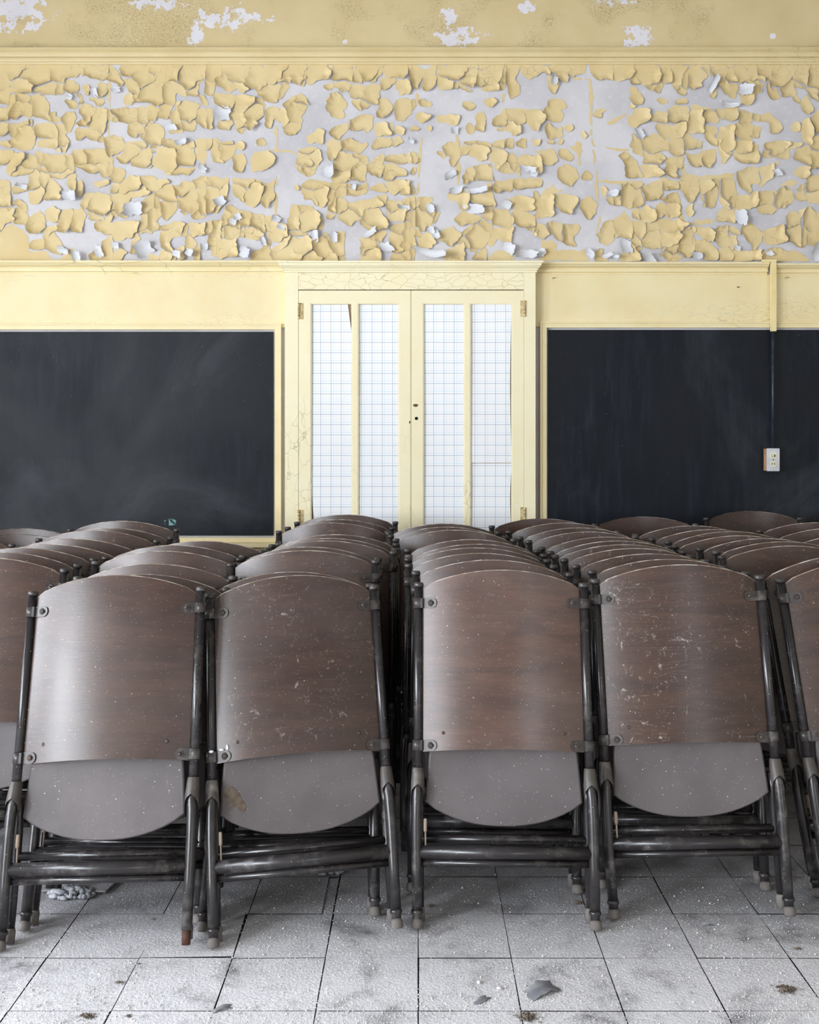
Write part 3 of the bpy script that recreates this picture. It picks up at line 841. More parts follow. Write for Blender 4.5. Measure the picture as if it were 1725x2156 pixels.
def peeling_paint():
    rs = np.random.RandomState(11)
    ST = 2.5                                        # raster step, photo px on the wall plane
    x0, x1, y0, y1 = -520, 2245, 136, 553
    W, H = int((x1-x0)/ST), int((y1-y0)/ST)
    gx = x0 + (np.arange(W)+.5)*ST; gy = y0 + (np.arange(H)+.5)*ST
    PXg, PYg = np.meshgrid(gx, gy)
    def vnoise(cell, seed):
        r = np.random.RandomState(seed)
        g = r.rand(int((y1-y0)/cell)+4, int((x1-x0)/cell)+4)
        u = (PXg-x0)/cell; v = (PYg-y0)/cell
        i, j = np.floor(v).astype(int), np.floor(u).astype(int); fu, fv = u-j, v-i
        fu = fu*fu*(3-2*fu); fv = fv*fv*(3-2*fv)
        return (g[i,j]*(1-fu)*(1-fv)+g[i,j+1]*fu*(1-fv)+g[i+1,j]*(1-fu)*fv+g[i+1,j+1]*fu*fv)-.5
    def warped(e): return (PXg + 5*vnoise(22, 1) + 5*vnoise(8, 2) + 3*vnoise(4, 12), PYg + 5*vnoise(22, 3) + 5*vnoise(8, 4) + 3*vnoise(4, 13))
    wx, wy = warped(0)
    mx = np.where(wx < 0, -wx, wx); mx = np.where(mx > 1724, 3448-mx, mx)
    island = np.zeros(PXg.shape, int); flat = np.zeros(PXg.shape, bool); area = [0]
    off = 0.0; lo, hi = -1e9, 1e9
    for line in ISLANDS.strip().split('\n'):
        if line[0] == '@':
            off, lo, hi = {'A': (0, -1e9, 435), 'B': (430, 435, 865), 'C': (860, 865, 1292), 'D': (1285, 1292, 1e9)}[line[1]]; continue
        q = np.array([float(t) for t in line.lstrip('!').split()]).reshape(-1, 2)/3.9205
        q[:,0] += off; q[:,1] += 130
        sel = (mx > q[:,0].min()-1) & (mx < q[:,0].max()+1) & (wy > q[:,1].min()-1) & (wy < q[:,1].max()+1) & (mx >= lo) & (mx < hi)
        X_, Y_ = mx[sel], wy[sel]; ins = np.zeros(X_.shape, bool)
        for k in range(len(q)):
            (ax, ay), (bx, by) = q[k-1], q[k]
            cr = (ay > Y_) != (by > Y_)
            ins ^= cr & (X_ < (bx-ax)*(Y_-ay)/(by-ay+1e-9)+ax)
        if line[0] == '!':
            f_ = flat[sel]; f_ |= ins; flat[sel] = f_
        else:
            area.append(abs(sum(q[k-1][0]*q[k][1]-q[k][0]*q[k-1][1] for k in range(len(q))))/2)
            i_ = island[sel]; i_[ins] = len(area)-1; island[sel] = i_
    for _ in range(1):                               # neighbouring sheets meet at hairline cracks
        g_ = np.pad(island, 1)
        for nb in (g_[:-2,1:-1], g_[2:,1:-1], g_[1:-1,:-2], g_[1:-1,2:]):
            island = np.where(island == 0, nb, island)
    lift = island > 0; flat &= ~lift; area = np.array(area)
    # thin strips of paint still stuck on
    for pts in ([(825,262),(826,275),(822,295),(840,297)],[(583,268),(583,320)],[(548,318),(583,317),(625,323)],[(580,350),(583,380),(578,460)],
                [(1243,170),(1246,290),(1252,330),(1258,420),(1262,470),(1250,510)],[(1252,308),(1322,316)],[(1258,382),(1330,386)],[(1210,168),(1243,167)],
                [(878,300),(887,290),(878,410)],[(964,280),(966,390)],[(1437,345),(1440,372),(1520,372)],[(1510,372),(1560,365)],[(1587,300),(1640,345),(1600,352)],
                [(230,170),(232,560)],[(879,200),(872,250)],[(1054,230),(1060,200)],[(700,190),(690,215)],[(1282,260),(1320,240)]):
        for (ax, ay), (bx, by) in zip(pts, pts[1:]):
            t = np.clip(((PXg-ax)*(bx-ax)+(PYg-ay)*(by-ay))/((bx-ax)**2+(by-ay)**2), 0, 1)
            d = np.hypot(PXg-ax-t*(bx-ax)+5*vnoise(11,8), PYg-ay-t*(by-ay)+5*vnoise(11,9))
            flat |= (~lift) & (d < 2.6 + 5*np.maximum(vnoise(24, 10), -.2))
    # cracks: cells of a jittered lattice
    cw, ch = 46.0, 44.0
    nu, nv = int((x1-x0)/cw)+4, int((y1-y0)/ch)+4
    sx = np.zeros((nv, nu)); sy = np.zeros((nv, nu))
    for i in range(nv):
        for j in range(nu):
            sx[i,j] = x0+(j-1+.5+rs.uniform(-.36,.36)+(.5 if i % 2 else 0))*cw
            sy[i,j] = y0+(i-1+.45+rs.uniform(-.3,.3))*ch
    qx = PXg + 14*vnoise(20, 21) + 7*vnoise(8, 22); qy = PYg + 14*vnoise(20, 23) + 7*vnoise(8, 24)
    best = np.full(PXg.shape, 1e9); lab = np.zeros(PXg.shape, int)
    ci = np.floor((qy-y0)/ch).astype(int)+1; cj = np.floor((qx-x0)/cw).astype(int)+1
    for di in (-2,-1,0,1,2):
        for dj in (-2,-1,0,1,2):
            i = np.clip(ci+di, 0, nv-1); j = np.clip(cj+dj, 0, nu-1)
            d = (qx-sx[i,j])**2 + (qy-sy[i,j])**2
            m = d < best; best[m] = d[m]; lab[m] = (i*nu+j)[m]
    big = area[island] > 1700                        # wide islands are crossed by cracks
    key = np.where(lift, island*1000 + np.where(big, lab % 997 + 1, 0), np.where(flat, -1, 0))
    # connected pieces
    comp = np.zeros((H, W), int); nc = 0; cells = []
    kl = key.tolist(); cl = comp.tolist()
    for i in range(H):
        for j in range(W):
            if kl[i][j] and not cl[i][j]:
                nc += 1; k0 = kl[i][j]; st = [(i,j)]; cl[i][j] = nc; got = []
                while st:
                    a, b = st.pop(); got.append((a,b))
                    for c, d in ((a+1,b),(a-1,b),(a,b+1),(a,b-1)):
                        if 0 <= c < H and 0 <= d < W and kl[c][d] == k0 and not cl[c][d]:
                            cl[c][d] = nc; st.append((c,d))
                cells.append((k0, got))
    comp = np.array(cl)
    # distance of every raster corner from the rim of its flake
    pad = np.zeros((H+2, W+2), int); pad[1:-1,1:-1] = comp
    c00, c01, c10, c11 = pad[:-1,:-1], pad[:-1,1:], pad[1:,:-1], pad[1:,1:]
    dist = np.where((c00 == c01) & (c00 == c10) & (c00 == c11), 99.0, 0.0)
    for _ in range(16):
        dd = np.pad(dist, 1, mode='edge')
        m = np.minimum.reduce([dd[:-2,1:-1], dd[2:,1:-1], dd[1:-1,:-2], dd[1:-1,2:]]) + 1
        m2 = np.minimum.reduce([dd[:-2,:-2], dd[2:,:-2], dd[:-2,2:], dd[2:,2:]]) + 1.41
        dist = np.minimum(dist, np.minimum(m, m2))
    inview = lambda g: -15 < x0 + ST*np.mean([q[1] for q in g]) < 1740
    sizes = sorted([len(g) for k0, g in cells if k0 != -1 and inview(g)], reverse=True)
    cutoff = sizes[min(299, len(sizes)-1)]
    left = MB(); n_flake = 0
    for ci_, (k0, got) in enumerate(cells):
        if len(got) < 9: continue
        isflat = k0 == -1
        g = np.array(got); corners = np.concatenate([g, g+[0,1], g+[1,1], g+[1,0]])
        cid = corners[:,0]*(W+1)+corners[:,1]
        u, inv = np.unique(cid, return_inverse=True); n = len(g)
        quads = np.stack([inv[:n], inv[3*n:], inv[2*n:3*n], inv[n:2*n]], 1)
        vi, vj = u//(W+1), u % (W+1)
        vx = x0 + vj*ST; vy = y0 + vi*ST; vx = vx.astype(float); vy = vy.astype(float)
        e = np.concatenate([quads[:,[0,1]], quads[:,[1,2]], quads[:,[2,3]], quads[:,[3,0]]]); e.sort(axis=1)
        ue, cnt = np.unique(e[:,0]*len(u)+e[:,1], return_counts=True)
        be = ue[cnt == 1]; b0, b1 = be//len(u), be % len(u)
        rim = np.zeros(len(u), bool); rim[b0] = True; rim[b1] = True
        for _ in range(2):
            sxv = np.zeros(len(u)); syv = np.zeros(len(u)); c = np.zeros(len(u))
            for p, q in ((b0,b1),(b1,b0)):
                np.add.at(sxv, p, vx[q]); np.add.at(syv, p, vy[q]); np.add.at(c, p, 1)
            vx[rim] = .5*vx[rim]+.5*sxv[rim]/c[rim]; vy[rim] = .5*vy[rim]+.5*syv[rim]/c[rim]
        d = dist[vi, vj]
        if isflat: hgt = np.full(len(u), .0012)
        else:
            R = math.sqrt(n)*ST/1.7; cx, cy = vx.mean(), vy.mean()
            ang = rs.choice([0, 1, 2, 3], p=[.34,.3,.22,.14]); th = (math.pi, math.pi*.62, .15, math.pi/2)[ang] + rs.uniform(-.5,.5)
            ux, uy = math.cos(th), math.sin(th)                 # photo axes: y down
            q = ((vx-cx)*ux + (vy-cy)*uy)/R
            D = rs.uniform(4.5, 8.5); L = rs.uniform(.014, .032)*min(1.0, .45+n/420)
            k = np.clip(1-d/D, 0, 1)
            hgt = .002 + L*k**2.1*np.clip(.34+.66*q, .06, 1.15)
            top = np.clip((vy-138)/26, 0, 1); hgt = .002 + (hgt-.002)*top   # still fast under the moulding
            vx -= ux*hgt*40*np.clip(q, 0, 1); vy -= uy*hgt*40*np.clip(q, 0, 1)
        yy = WY - hgt
        vs = np.stack([(vx-PX0)*WY/F, yy, CAMH+(PY0-vy)*WY/F], 1)
        if not isflat and (len(got) < cutoff or n_flake >= 300 or not inview(got)):
            left.add(vs.tolist(), quads.tolist(), True); continue
        n_flake += 0 if isflat else 1
        me = bpy.data.meshes.new('paint_flake' if not isflat else 'paint_remnant')
        me.from_pydata(vs.tolist(), [], quads.tolist()); me.polygons.foreach_set('use_smooth', [True]*n); me.update()
        me.materials.append(M_FLAT if isflat else M_FLAKE)
        put('paint_remnant' if isflat else 'paint_flake', me, wall)
    if left.f: tag(left.build('small_paint_flakes', M_FLAKE, wall), kind='stuff')
peeling_paint()

CURLS = [(149,206,11,11),(201,199,13,20),(246,192,17,11),(48,394,24,10),(153,413,32,22),(281,441,38,26),(303,525,34,30),(245,518,15,17),(136,528,21,15),(210,530,15,28),
 (166,548,16,30),(384,301,25,13),(428,357,17,15),(363,270,19,15),(376,541,17,15),(431,520,16,14),(403,538,17,15),(468,242,31,29),(693,365,27,31),(463,426,23,19),(501,459,15,13),
 (492,469,13,13),(583,462,17,14),(593,480,15,11),(555,510,11,19),(665,500,15,23),(705,500,13,23),(780,492,27,11),(848,438,27,13),(746,395,9,13),(519,538,21,23),(813,523,19,31),
 (957,277,15,17),(866,298,13,9),(947,370,25,14),(959,403,29,13),(1004,404,45,11),(1000,440,37,21),(907,440,14,19),(1065,432,19,19),(1123,367,19,13),(1111,357,31,14),(908,487,13,17),
 (919,497,15,23),(1072,524,25,23),(1105,541,45,17),(1140,532,15,15),(908,538,62,18),(1240,537,19,17),(1278,544,17,13),(1294,545,15,11),(1288,409,25,13),(1167,168,14,24),
 (1502,178,13,36),(1571,189,26,23),(1536,223,35,11),(1345,283,15,23),(1290,411,15,13),(1633,365,14,19),(1559,461,23,30),(1550,523,13,11),(1361,550,20,34),(1316,518,21,31),
 (1718,536,28,36),(1617,533,15,13),(1463,543,21,15)]
def curl_mesh(w, h, seed, bend, m, name='paint_curl'):
    r = random.Random(seed); nu, nv = 8, 6
    tl, tr_ = r.uniform(.35, 1.05), r.uniform(.35, 1.05)
    jag = [[r.uniform(.72, 1.08)*(tl+(1-tl)*i/nu) for i in range(nu+1)], [r.uniform(.72, 1.08)*(1+(tr_-1)*i/nu) for i in range(nu+1)], [r.uniform(.75,1.06) for _ in range(nv+1)], [r.uniform(.75,1.06) for _ in range(nv+1)]]
    R = w/bend; sk = r.uniform(-.3,.3); tw = r.uniform(-.5,.5)
    mb = MB()
    def fn(u, v):
        i, j = int(round(u*nu)), int(round(v*nv)); a, b = u*2-1, v*2-1
        a *= jag[2][j] if a < 0 else jag[3][j]; b *= jag[0][i] if b < 0 else jag[1][i]
        b *= 1-.25*a*a; t = a*bend/2 + tw*b*.4
        return (R*math.sin(t) + sk*b*h*.3, -R*(1-math.cos(t)) - .0015*math.sin(5*b+seed), b*h/2)
    return mb.grid(fn, nu, nv).mesh(name, m)
for i, (px, py, w, h) in enumerate(CURLS):
    r = random.Random(100+i)
    me = curl_mesh(w*1.3/400, h*1.3/400, i, r.uniform(.9, 2.3), M_CURL)
    o = put('paint_curl', me, wall); low = py > 535
    o.location = (X(px), WY-(.016 if not low else .034) - r.uniform(0,.006), Z(py if not low else py-3))
    o.rotation_euler = (r.uniform(-.35,.25), r.choice([0, 0, 0, math.pi])+r.uniform(-.6,.6), r.uniform(-.35,.35))

# ------------------------------------------------------------------ blackboards
def blackboard(label, x0, x1, pt, pb, side):
    root = tag(empty('blackboard', ((x0+x1)/2, WY, Z(pb))), label, 'blackboard')
    o = root.location
    def pb_(name, m, b):
        ob = MB().box(*b).build(name, m, root); ob.location = -Vector(o); return ob
    pb_('slate', M_SLATE, (x0+.01, x1-.01, WY-.012, WY-.001, Z(pb)+.01, Z(pt)-.01))
    fw = .026
    for (a, b, c, d) in ((x0-fw, x1+fw, Z(pt), Z(pt)+.022), (x0-fw, x1+fw, Z(pb)-.024, Z(pb)), (x0-fw, x0, Z(pb)+.0002, Z(pt)-.0002), (x1, x1+fw, Z(pb)+.0002, Z(pt)-.0002)):
        r_ = pb_('frame_rail', M_TRIM, (a, b, WY-.026, WY-.001, c, d))
    # outer bead of the frame and chalk ledge
    pb_('frame_bead', M_TRIM, (x0-fw-.008, x1+fw+.008, WY-.033, WY-.015, Z(pt)+.022, Z(pt)+.030))
    pb_('chalk_ledge', M_TRIM, (x0-fw, x1+fw, WY-.075, WY-.015, Z(pb)-.046, Z(pb)-.0245))
    xs = x1+fw if side == 'r' else x0-fw-.008
    pb_('frame_bead', M_TRIM, (xs, xs+.008, WY-.033, WY-.015, Z(pb)-.02, Z(pt)+.0218))
blackboard('wide dark blackboard with teal chips left of the cupboard', -3.15, X(580), 695, 1131, 'r')
blackboard('black chalkboard with outlet box right of the cupboard', X(1150), 3.3, 691, 1131, 'l')

# ------------------------------------------------------------------ cupboard with glazed double doors
CY = WY - .075                                        # face of the case
CU = empty('cupboard', (X(864, CY), WY, 0))
tag(CU, 'cream painted built-in cupboard with two glazed doors lined in plaid paper', 'cupboard')
def cpart(name, mb, m, parent=None):
    ob = mb.build(name, m, parent or CU)
    if not parent: ob.location = -Vector(CU.location)
    return ob
cx = lambda px: X(px, CY)
cz = lambda py: Z(py, CY)
zb = .10
for a, b in ((600, 628), (1103.5, 1128)):
    cpart('case_stile', MB().box(cx(a), cx(b), CY, WY-.001, zb, cz(574)), M_CUP)
cpart('header_rail', MB().box(cx(628.3), cx(1103.2), CY+.001, CY+.03, cz(609.5), cz(574.2)), M_CUPH)
cpart('case_back', MB().box(cx(628.3), cx(1103.2), WY-.012, WY-.002, zb, cz(611)), M_DARK)
cpart('base_panel', MB().box(cx(628.3), cx(1103.2), CY+.001, CY+.03, zb, cz(1163)), M_CUP)
cpart('plinth', MB().box(cx(600), cx(1128), CY+.02, WY-.03, 0.001, zb-.0005), M_CUP)
crown = [(WY-.001, 573.8),(CY-.006,573.8),(CY-.008,570),(CY-.014,569),(CY-.014,566.5),(CY-.022,565),(CY-.034,560),(CY-.036,556.5),(CY-.044,556),(CY-.044,552),(WY-.001,552)]
mb = MB(); n = len(crown)
for s_, pe in ((-1, 599.5), (1, 1128.5)):
    for y, py in crown:
        off = max(0.0, CY - y)
        mb.v.append((cx(pe) + s_*off*.75, y, Z(py, CY)))
mb.f = [tuple(reversed(range(n))), tuple(range(n,2*n))] + [(i,(i+1)%n,n+(i+1)%n,n+i) for i in range(n)]
mb.sm = [False]*len(mb.f)
cpart('cornice', mb, M_CUP)
def door(xs_px, panes, side):
    ylo, yhi = 1160, 611.5
    xs = [cx(p) for p in xs_px]; zs = [cz(ylo), cz(1128), cz(638), cz(yhi)]
    d = cpart('door', frame_mesh(xs, zs, {(1,1),(3,1)}, CY+.002, CY+.026), M_CUP)
    for (a, b) in panes:
        def sub(name, m_, mbx):
            ob = mbx.build(name, m_, d); return ob
        # glazing beads round the pane
        x0_, x1_, z0_, z1_ = cx(a), cx(b), cz(1128), cz(638)
        sub('glazing_bead', M_CUP, frame_mesh([x0_, x0_+.005, x1_-.005, x1_], [z0_, z0_+.005, z1_-.005, z1_], {(1,1)}, CY+.005, CY+.0095))
        sub('glass_pane', M_GLASS, MB().grid(lambda u, v: (x0_+.001+u*(x1_-x0_-.002), CY+.0105, z0_+.001+v*(z1_-z0_-.002)), 1, 1, False))
        r = random.Random(int(a)); wv = r.uniform(0,6)
        seam = a > 985
        spans = [(z0_+.002, z1_-.006)] if not seam else [(z0_+.002, cz(975.8)), (cz(974.6), z1_-.004)]
        for za, zt in spans:
            def fn(u, v, za=za, zt=zt):
                xx = x0_+.002 + u*(x1_-x0_-.004); zz = za + v*(zt-za)
                tr = 0.0
                if a < 700 and u == 0: tr = .022*max(0, 1-v*4)**1.5
                if a < 700 and u == 1: tr = -.022*max(0, (v-.86)/.14)
                if seam and u == 1: tr = -.008*math.sin(math.pi*v)
                return (xx+tr, CY+.0150 + .0025*math.sin(wv+4*v+2*u), zz)
            sub('lining_paper', M_GRID, MB().grid(fn, 6, 16))
        sub('backing_card', M_CARD, MB().box(x0_-.002, x1_+.002, CY+.0285, CY+.031, z0_-.002, z1_+.002))
    return d
M_CARD = plain('buff_card', srgb(226,206,176), srgb(206,184,152), .8, 9)
dl = door([628.6, 654, 742, 753.5, 841, 864.6], [(654,742),(753.5,841)], 'l')
dr = door([866.6, 891, 978.5, 990, 1079, 1103], [(891,978.5),(990,1079)], 'r')
# meeting bead, keyhole, latch scar, hinges
dr_b = MB().box(cx(864.9), cx(866.3), CY+.006, CY+.02, cz(1160), cz(612)).build('meeting_strip', M_CUP, dr)
MB().tube([(cx(877), CY+.0025, cz(881)), (cx(877), CY+.0005, cz(881))], .0085, 16).build('keyhole', M_DARK, dr)
def blob(mb, c, rx, ry, rz, seed, n=8, k=5):
    r = random.Random(seed); vs = []; o = len(mb.v)
    for i in range(k+1):
        t = math.pi*i/k
        for j in range(n):
            w = 2*math.pi*j/n; q = r.uniform(.72, 1.12)
            vs.append((c[0]+rx*q*math.sin(t)*math.cos(w), c[1]+ry*q*math.sin(t)*math.sin(w), c[2]+rz*math.cos(t)*r.uniform(.85,1.05)))
    mb.v += vs
    for i in range(k):
        for j in range(n):
            mb.f.append((o+i*n+j, o+(i+1)*n+j, o+(i+1)*n+(j+1)%n, o+i*n+(j+1)%n)); mb.sm.append(True)
    return mb
blob(MB(), (cx(875), CY+.001, cz(853.5)), .015, .004, .008, 4).build('latch_scar', M_BRASS, dr)
blob(MB(), (cx(863), CY+.001, cz(889)), .004, .003, .007, 5).build('latch_chip', M_BRASS, dl)
for px_, pys, dd in ((629.5, (655, 1090), dl), (1105, (650, 1085), dr)):
    for py_ in pys:
        hb = MB(); zc = cz(py_)
        for q in range(5):
            hb.tube([(cx(px_), CY-.004, zc-.042+q*.017), (cx(px_), CY-.004, zc-.042+q*.017+.0155)], .006, 10)
        s_ = 1 if dd is dl else -1
        hb.box(min(cx(px_), cx(px_)+s_*.022), max(cx(px_), cx(px_)+s_*.022), CY-.001, CY+.0018, zc-.042, zc+.042)
        hb.build('hinge', M_HINGE, dd)

# ------------------------------------------------------------------ conduit and outlet box
cd = tag(empty('conduit', (X(1621), WY, Z(942))), 'thin vertical conduit running down the right chalkboard to the outlet', 'conduit')
def cdp(name, m, b):
    ob = MB().box(*b).build(name, m, cd); ob.location = -Vector(cd.location); return ob
cdp('painted_length', M_CONDY, (X(1616.5), X(1626.5), WY-.062, WY-.040, Z(700), Z(556)))
cdp('elbow', M_CONDY, (X(1596), X(1626.5), WY-.062, WY-.0525, Z(555.8), Z(551)))
cl = MB().tube([(X(1621.5), WY-.044, Z(943)), (X(1621.5), WY-.044, Z(701))], .0075, 10).build('dark_length', M_CONDB, cd)
cl.location = -Vector(cd.location)
ob_ = empty('outlet_box', (X(1621), WY-.013, Z(993))); tag(ob_, 'metal outlet box with switch and socket mounted on the black chalkboard', 'outlet')
BY = WY-.013-.052
def obp(name, m, mb, parent=None):
    o = mb.build(name, m, parent or ob_)
    if not parent: o.location = -Vector(ob_.location)
    return o
bx0, bx1, bz0, bz1 = X(1615, BY), X(1642, BY), Z(992, BY), Z(944, BY)
obp('box_body', M_BOXSIDE, MB().box(bx0+.002, bx1-.002, BY+.006, WY-.0125, bz0+.002, bz1-.002))
plate = obp('cover_plate', M_PLATE, MB().prism([(bx0+.003,bz0),(bx1-.003,bz0),(bx1,bz0+.003),(bx1,bz1-.003),(bx1-.003,bz1),(bx0+.003,bz1),(bx0,bz1-.003),(bx0,bz0+.003)], BY, BY+.0055))
xm = (bx0+bx1)/2; zm = (bz0+bz1)/2
def oval(xc, zc, rw, rh):
    return [(xc+rw*max(-1,min(1,1.25*math.cos(t)))*1.0, zc+rh*max(-1,min(1,1.12*math.sin(t)))) for t in [2*math.pi*i/24 for i in range(24)]]
for zc, sw in ((zm+.021, True), (zm-.021, False)):
    f_ = MB().prism(oval(xm, zc, .0165, .0155), BY-.0025, BY+.002).build('switch_face' if sw else 'socket_face', M_IVORY, plate)
    if sw:
        MB().box(xm-.009, xm+.010, BY-.0035, BY-.0024, zc-.006, zc+.006).build('switch_slot', M_BRASS, plate)
        MB().prism([(xm-.008,zc-.0045),(xm+.001,zc-.0045),(xm+.001,zc+.0045),(xm-.008,zc+.0045)], BY-.012, BY-.0036).build('switch_toggle', M_IVORY, plate)
    else:
        for dx in (-.0065, .0065):
            MB().box(xm+dx-.0016, xm+dx+.0016, BY-.0033, BY-.0024, zc-.005, zc+.005).build('socket_slot', M_DARK, plate)
MB().tube([(xm, BY-.002, zm), (xm, BY+.001, zm)], .0032, 10).build('plate_screw', M_BRASS, plate)

# small hooks and nails in the boarding above the right chalkboard
for px, py in ((1163, 587), (1652, 586)):
    h_ = MB().tube([(0,.002,0),(0,-.010,0),(.004,-.014,.001),(.009,-.014,.002)], .0028, 8).build('cup_hook', M_HINGE)
    h_.location = (X(px), WY-.014, Z(py))
    tag(h_, 'small painted cup hook above the chalkboard %s' % ('beside the cupboard' if px < 1400 else 'right of the conduit'), 'hook')
h_ = MB().tube([(0,.002,0),(.002,-.012,-.003)], [.002,.0035], 8).build('bent_nail', M_BRASS); h_.location = (X(1551), WY-.014, Z(605))
tag(h_, 'rusty nail in the yellow boarding above the chalkboard', 'nail')

# ------------------------------------------------------------------ folding chairs
HW = .232; TOPZ = .895; SAG = .042
def sagy(x): 
    R = (.2195**2 + SAG**2)/(2*SAG); return -(math.sqrt(R*R-x*x) - (R-SAG))   # how far the bowed back stands forward at x
def board_meshes():
    NU, NV = 20, 10; hw = .2188
    zt = lambda u: .884 + .042*(1-abs(u)**2.1) - (.006*max(0, (abs(u)-.95)/.05)**2)
    zb_ = lambda u: .439 + .009*(1-u*u); th = .0080
    mb = MB()
    def front(a, b):
        u = a*2-1; return (u*hw, -.002+sagy(u*hw), zb_(u) + b*(zt(u)-zb_(u)))
    mb.grid(front, NU, NV)
    mb.grid(lambda a, b: (lambda p: (p[0], p[1]+th, p[2]))(front(1-a, b)), NU, NV)
    nf = len(mb.f)
    ch = lambda w: (w[0], w[1]+.0022, w[2]+.0024)     # worn chamfer along the top edge
    for i in range(NU):
        p, q = front(i/NU, 1), front((i+1)/NU, 1)
        mb.add([q, p, ch(p), ch(q)], [(0,3,2,1)], False)
    for b in (0, 1):
        for i in range(NU):
            p, q = front(i/NU, b), front((i+1)/NU, b); t = lambda w: (w[0], w[1]+th, w[2] + (.0024 if b else 0))
            if b: p, q = ch(p), ch(q); t = lambda w: (w[0], w[1]+th-.0022, w[2])
            fs = [p, q, t(q), t(p)] if b == 0 else [q, p, t(p), t(q)]
            mb.add(fs, [(0,1,2,3)], False)
    for a in (0, 1):
        for j in range(NV):
            p, q = front(a, j/NV), front(a, (j+1)/NV); t = lambda w: (w[0], w[1]+th, w[2])
            fs = [q, p, t(p), t(q)] if a == 0 else [p, q, t(q), t(p)]
            mb.add(fs, [(0,1,2,3)], False)
    me = mb.mesh('backrest', M_WOOD); me.materials.append(M_EDGE)
    for i, p in enumerate(me.polygons):
        if i >= nf: p.material_index = 1
    return me
def seat_mesh():
    out = []
    out += [(-.196,.478),(-.204,.42),(-.2105,.34),(-.2125,.308)]
    for i in range(1, 16):
        t = -1 + 2*i/16; out.append((.2125*t, .247 + .058*abs(t)**2.3))
    out += [(.2125,.308),(.2105,.34),(.204,.42),(.196,.478)]
    c = (0, .36); mb = MB(); n = len(out); y = .008
    ring = lambda s, yy: [(c[0]+(x-c[0])*s, yy, c[1]+(z-c[1])*s) for x, z in out]
    mb.v = ring(.97, y) + ring(.992, y+.0015) + ring(1, y+.005) + ring(1, y+.013)
    mb.f.append(tuple(range(n))); mb.sm.append(False)
    for k in range(3):
        for i in range(n-0):
            j = (i+1) % n
            mb.f.append((k*n+j, k*n+i, (k+1)*n+i, (k+1)*n+j)); mb.sm.append(k < 2)
    mb.f.append(tuple(3*n+i for i in reversed(range(n)))); mb.sm.append(False)
    return mb.mesh('seat', M_VINYL)
def bracket_mesh(s):
    """strap round the post with a rounded tab on the board; s = side"""
    mb = MB(); hh = .0135; x0 = s*HW
    a = [math.radians(q) for q in range(-100, 101, 20)]
    for k in range(len(a)-1):
        vs = []
        for t in (a[k], a[k+1]):
            for r in (.0128, .0150):
                for z in (-hh, hh): vs.append((x0 + r*math.sin(t)*s, -r*math.cos(t), z))
        o = vs
        mb.add(o, [(2,3,7,6),(1,5,7,3),(0,2,6,4),(0,4,5,1)], True)
    pts = []
    for q in range(-90, 91, 15):
        t = math.radians(q); pts.append((s*(.196 - .0145*math.cos(t)), .0145*math.sin(t)))
    poly = [(s*.2225, -hh)] + pts + [(s*.2225, hh)]
    poly = [(p[0], p[1]) for p in poly]
    o = len(mb.v); n = len(poly); fr = []
    yf = lambda x: -.0048 + sagy(min(abs(x), .2185))
    mb.v += [(x, yf(x)-.0008, z) for x, z in poly] + [(x, yf(x)+.003, z) for x, z in poly]
    f = tuple(range(o, o+n)); mb.f.append(f if s < 0 else tuple(reversed(f))); mb.sm.append(False)
    for i in range(n):
        j = (i+1) % n; mb.f.append((o+i, o+j, o+n+j, o+n+i)); mb.sm.append(False)
    # web from strap to tab
    mb.box(min(s*.2205, s*.2295), max(s*.2205, s*.2295), -.0140, -.003, -hh, hh)
    return mb.mesh('bracket', M_BRACK)
def bolt_mesh(s):
    mb = MB(); y = -.0056 + sagy(.196); x = s*.196
    mb.tube([(x, y+.001, 0), (x, y-.0012, 0)], [.0098,.0092], 14)
    mb.tube([(x, y-.001, 0), (x, y-.005, 0), (x, y-.0065, 0)], [.0058,.0054,.003], 10)
    return mb.mesh('bolt', M_BOLT)
def sleeve_mesh(s):
    mb = MB(); x = s*HW
    rows = [(.398,.0142,0,0),(.392,.0158,-.001,0),(.375,.0172,-.004,0),(.357,.0182,-.009,0),(.349,.0185,-.011,34),(.340,.0186,-.012,58),(.325,.0182,-.011,74),(.300,.0172,-.008,84)]
    for half in (-1, 1):
        for thick in (0, 1):
            def fn(u, v, half=half, thick=thick):
                i = min(int(round(u*(len(rows)-1))), len(rows)-1); z, r, yo, a0 = rows[i]
                a = math.radians(a0 + (118-a0)*v)*half; r = r - .0016*thick
                return (x + r*math.sin(a), yo - r*math.cos(a), z)
            mb.grid(fn, len(rows)-1, 8)
    return mb.mesh('sleeve', M_SLEEVE)
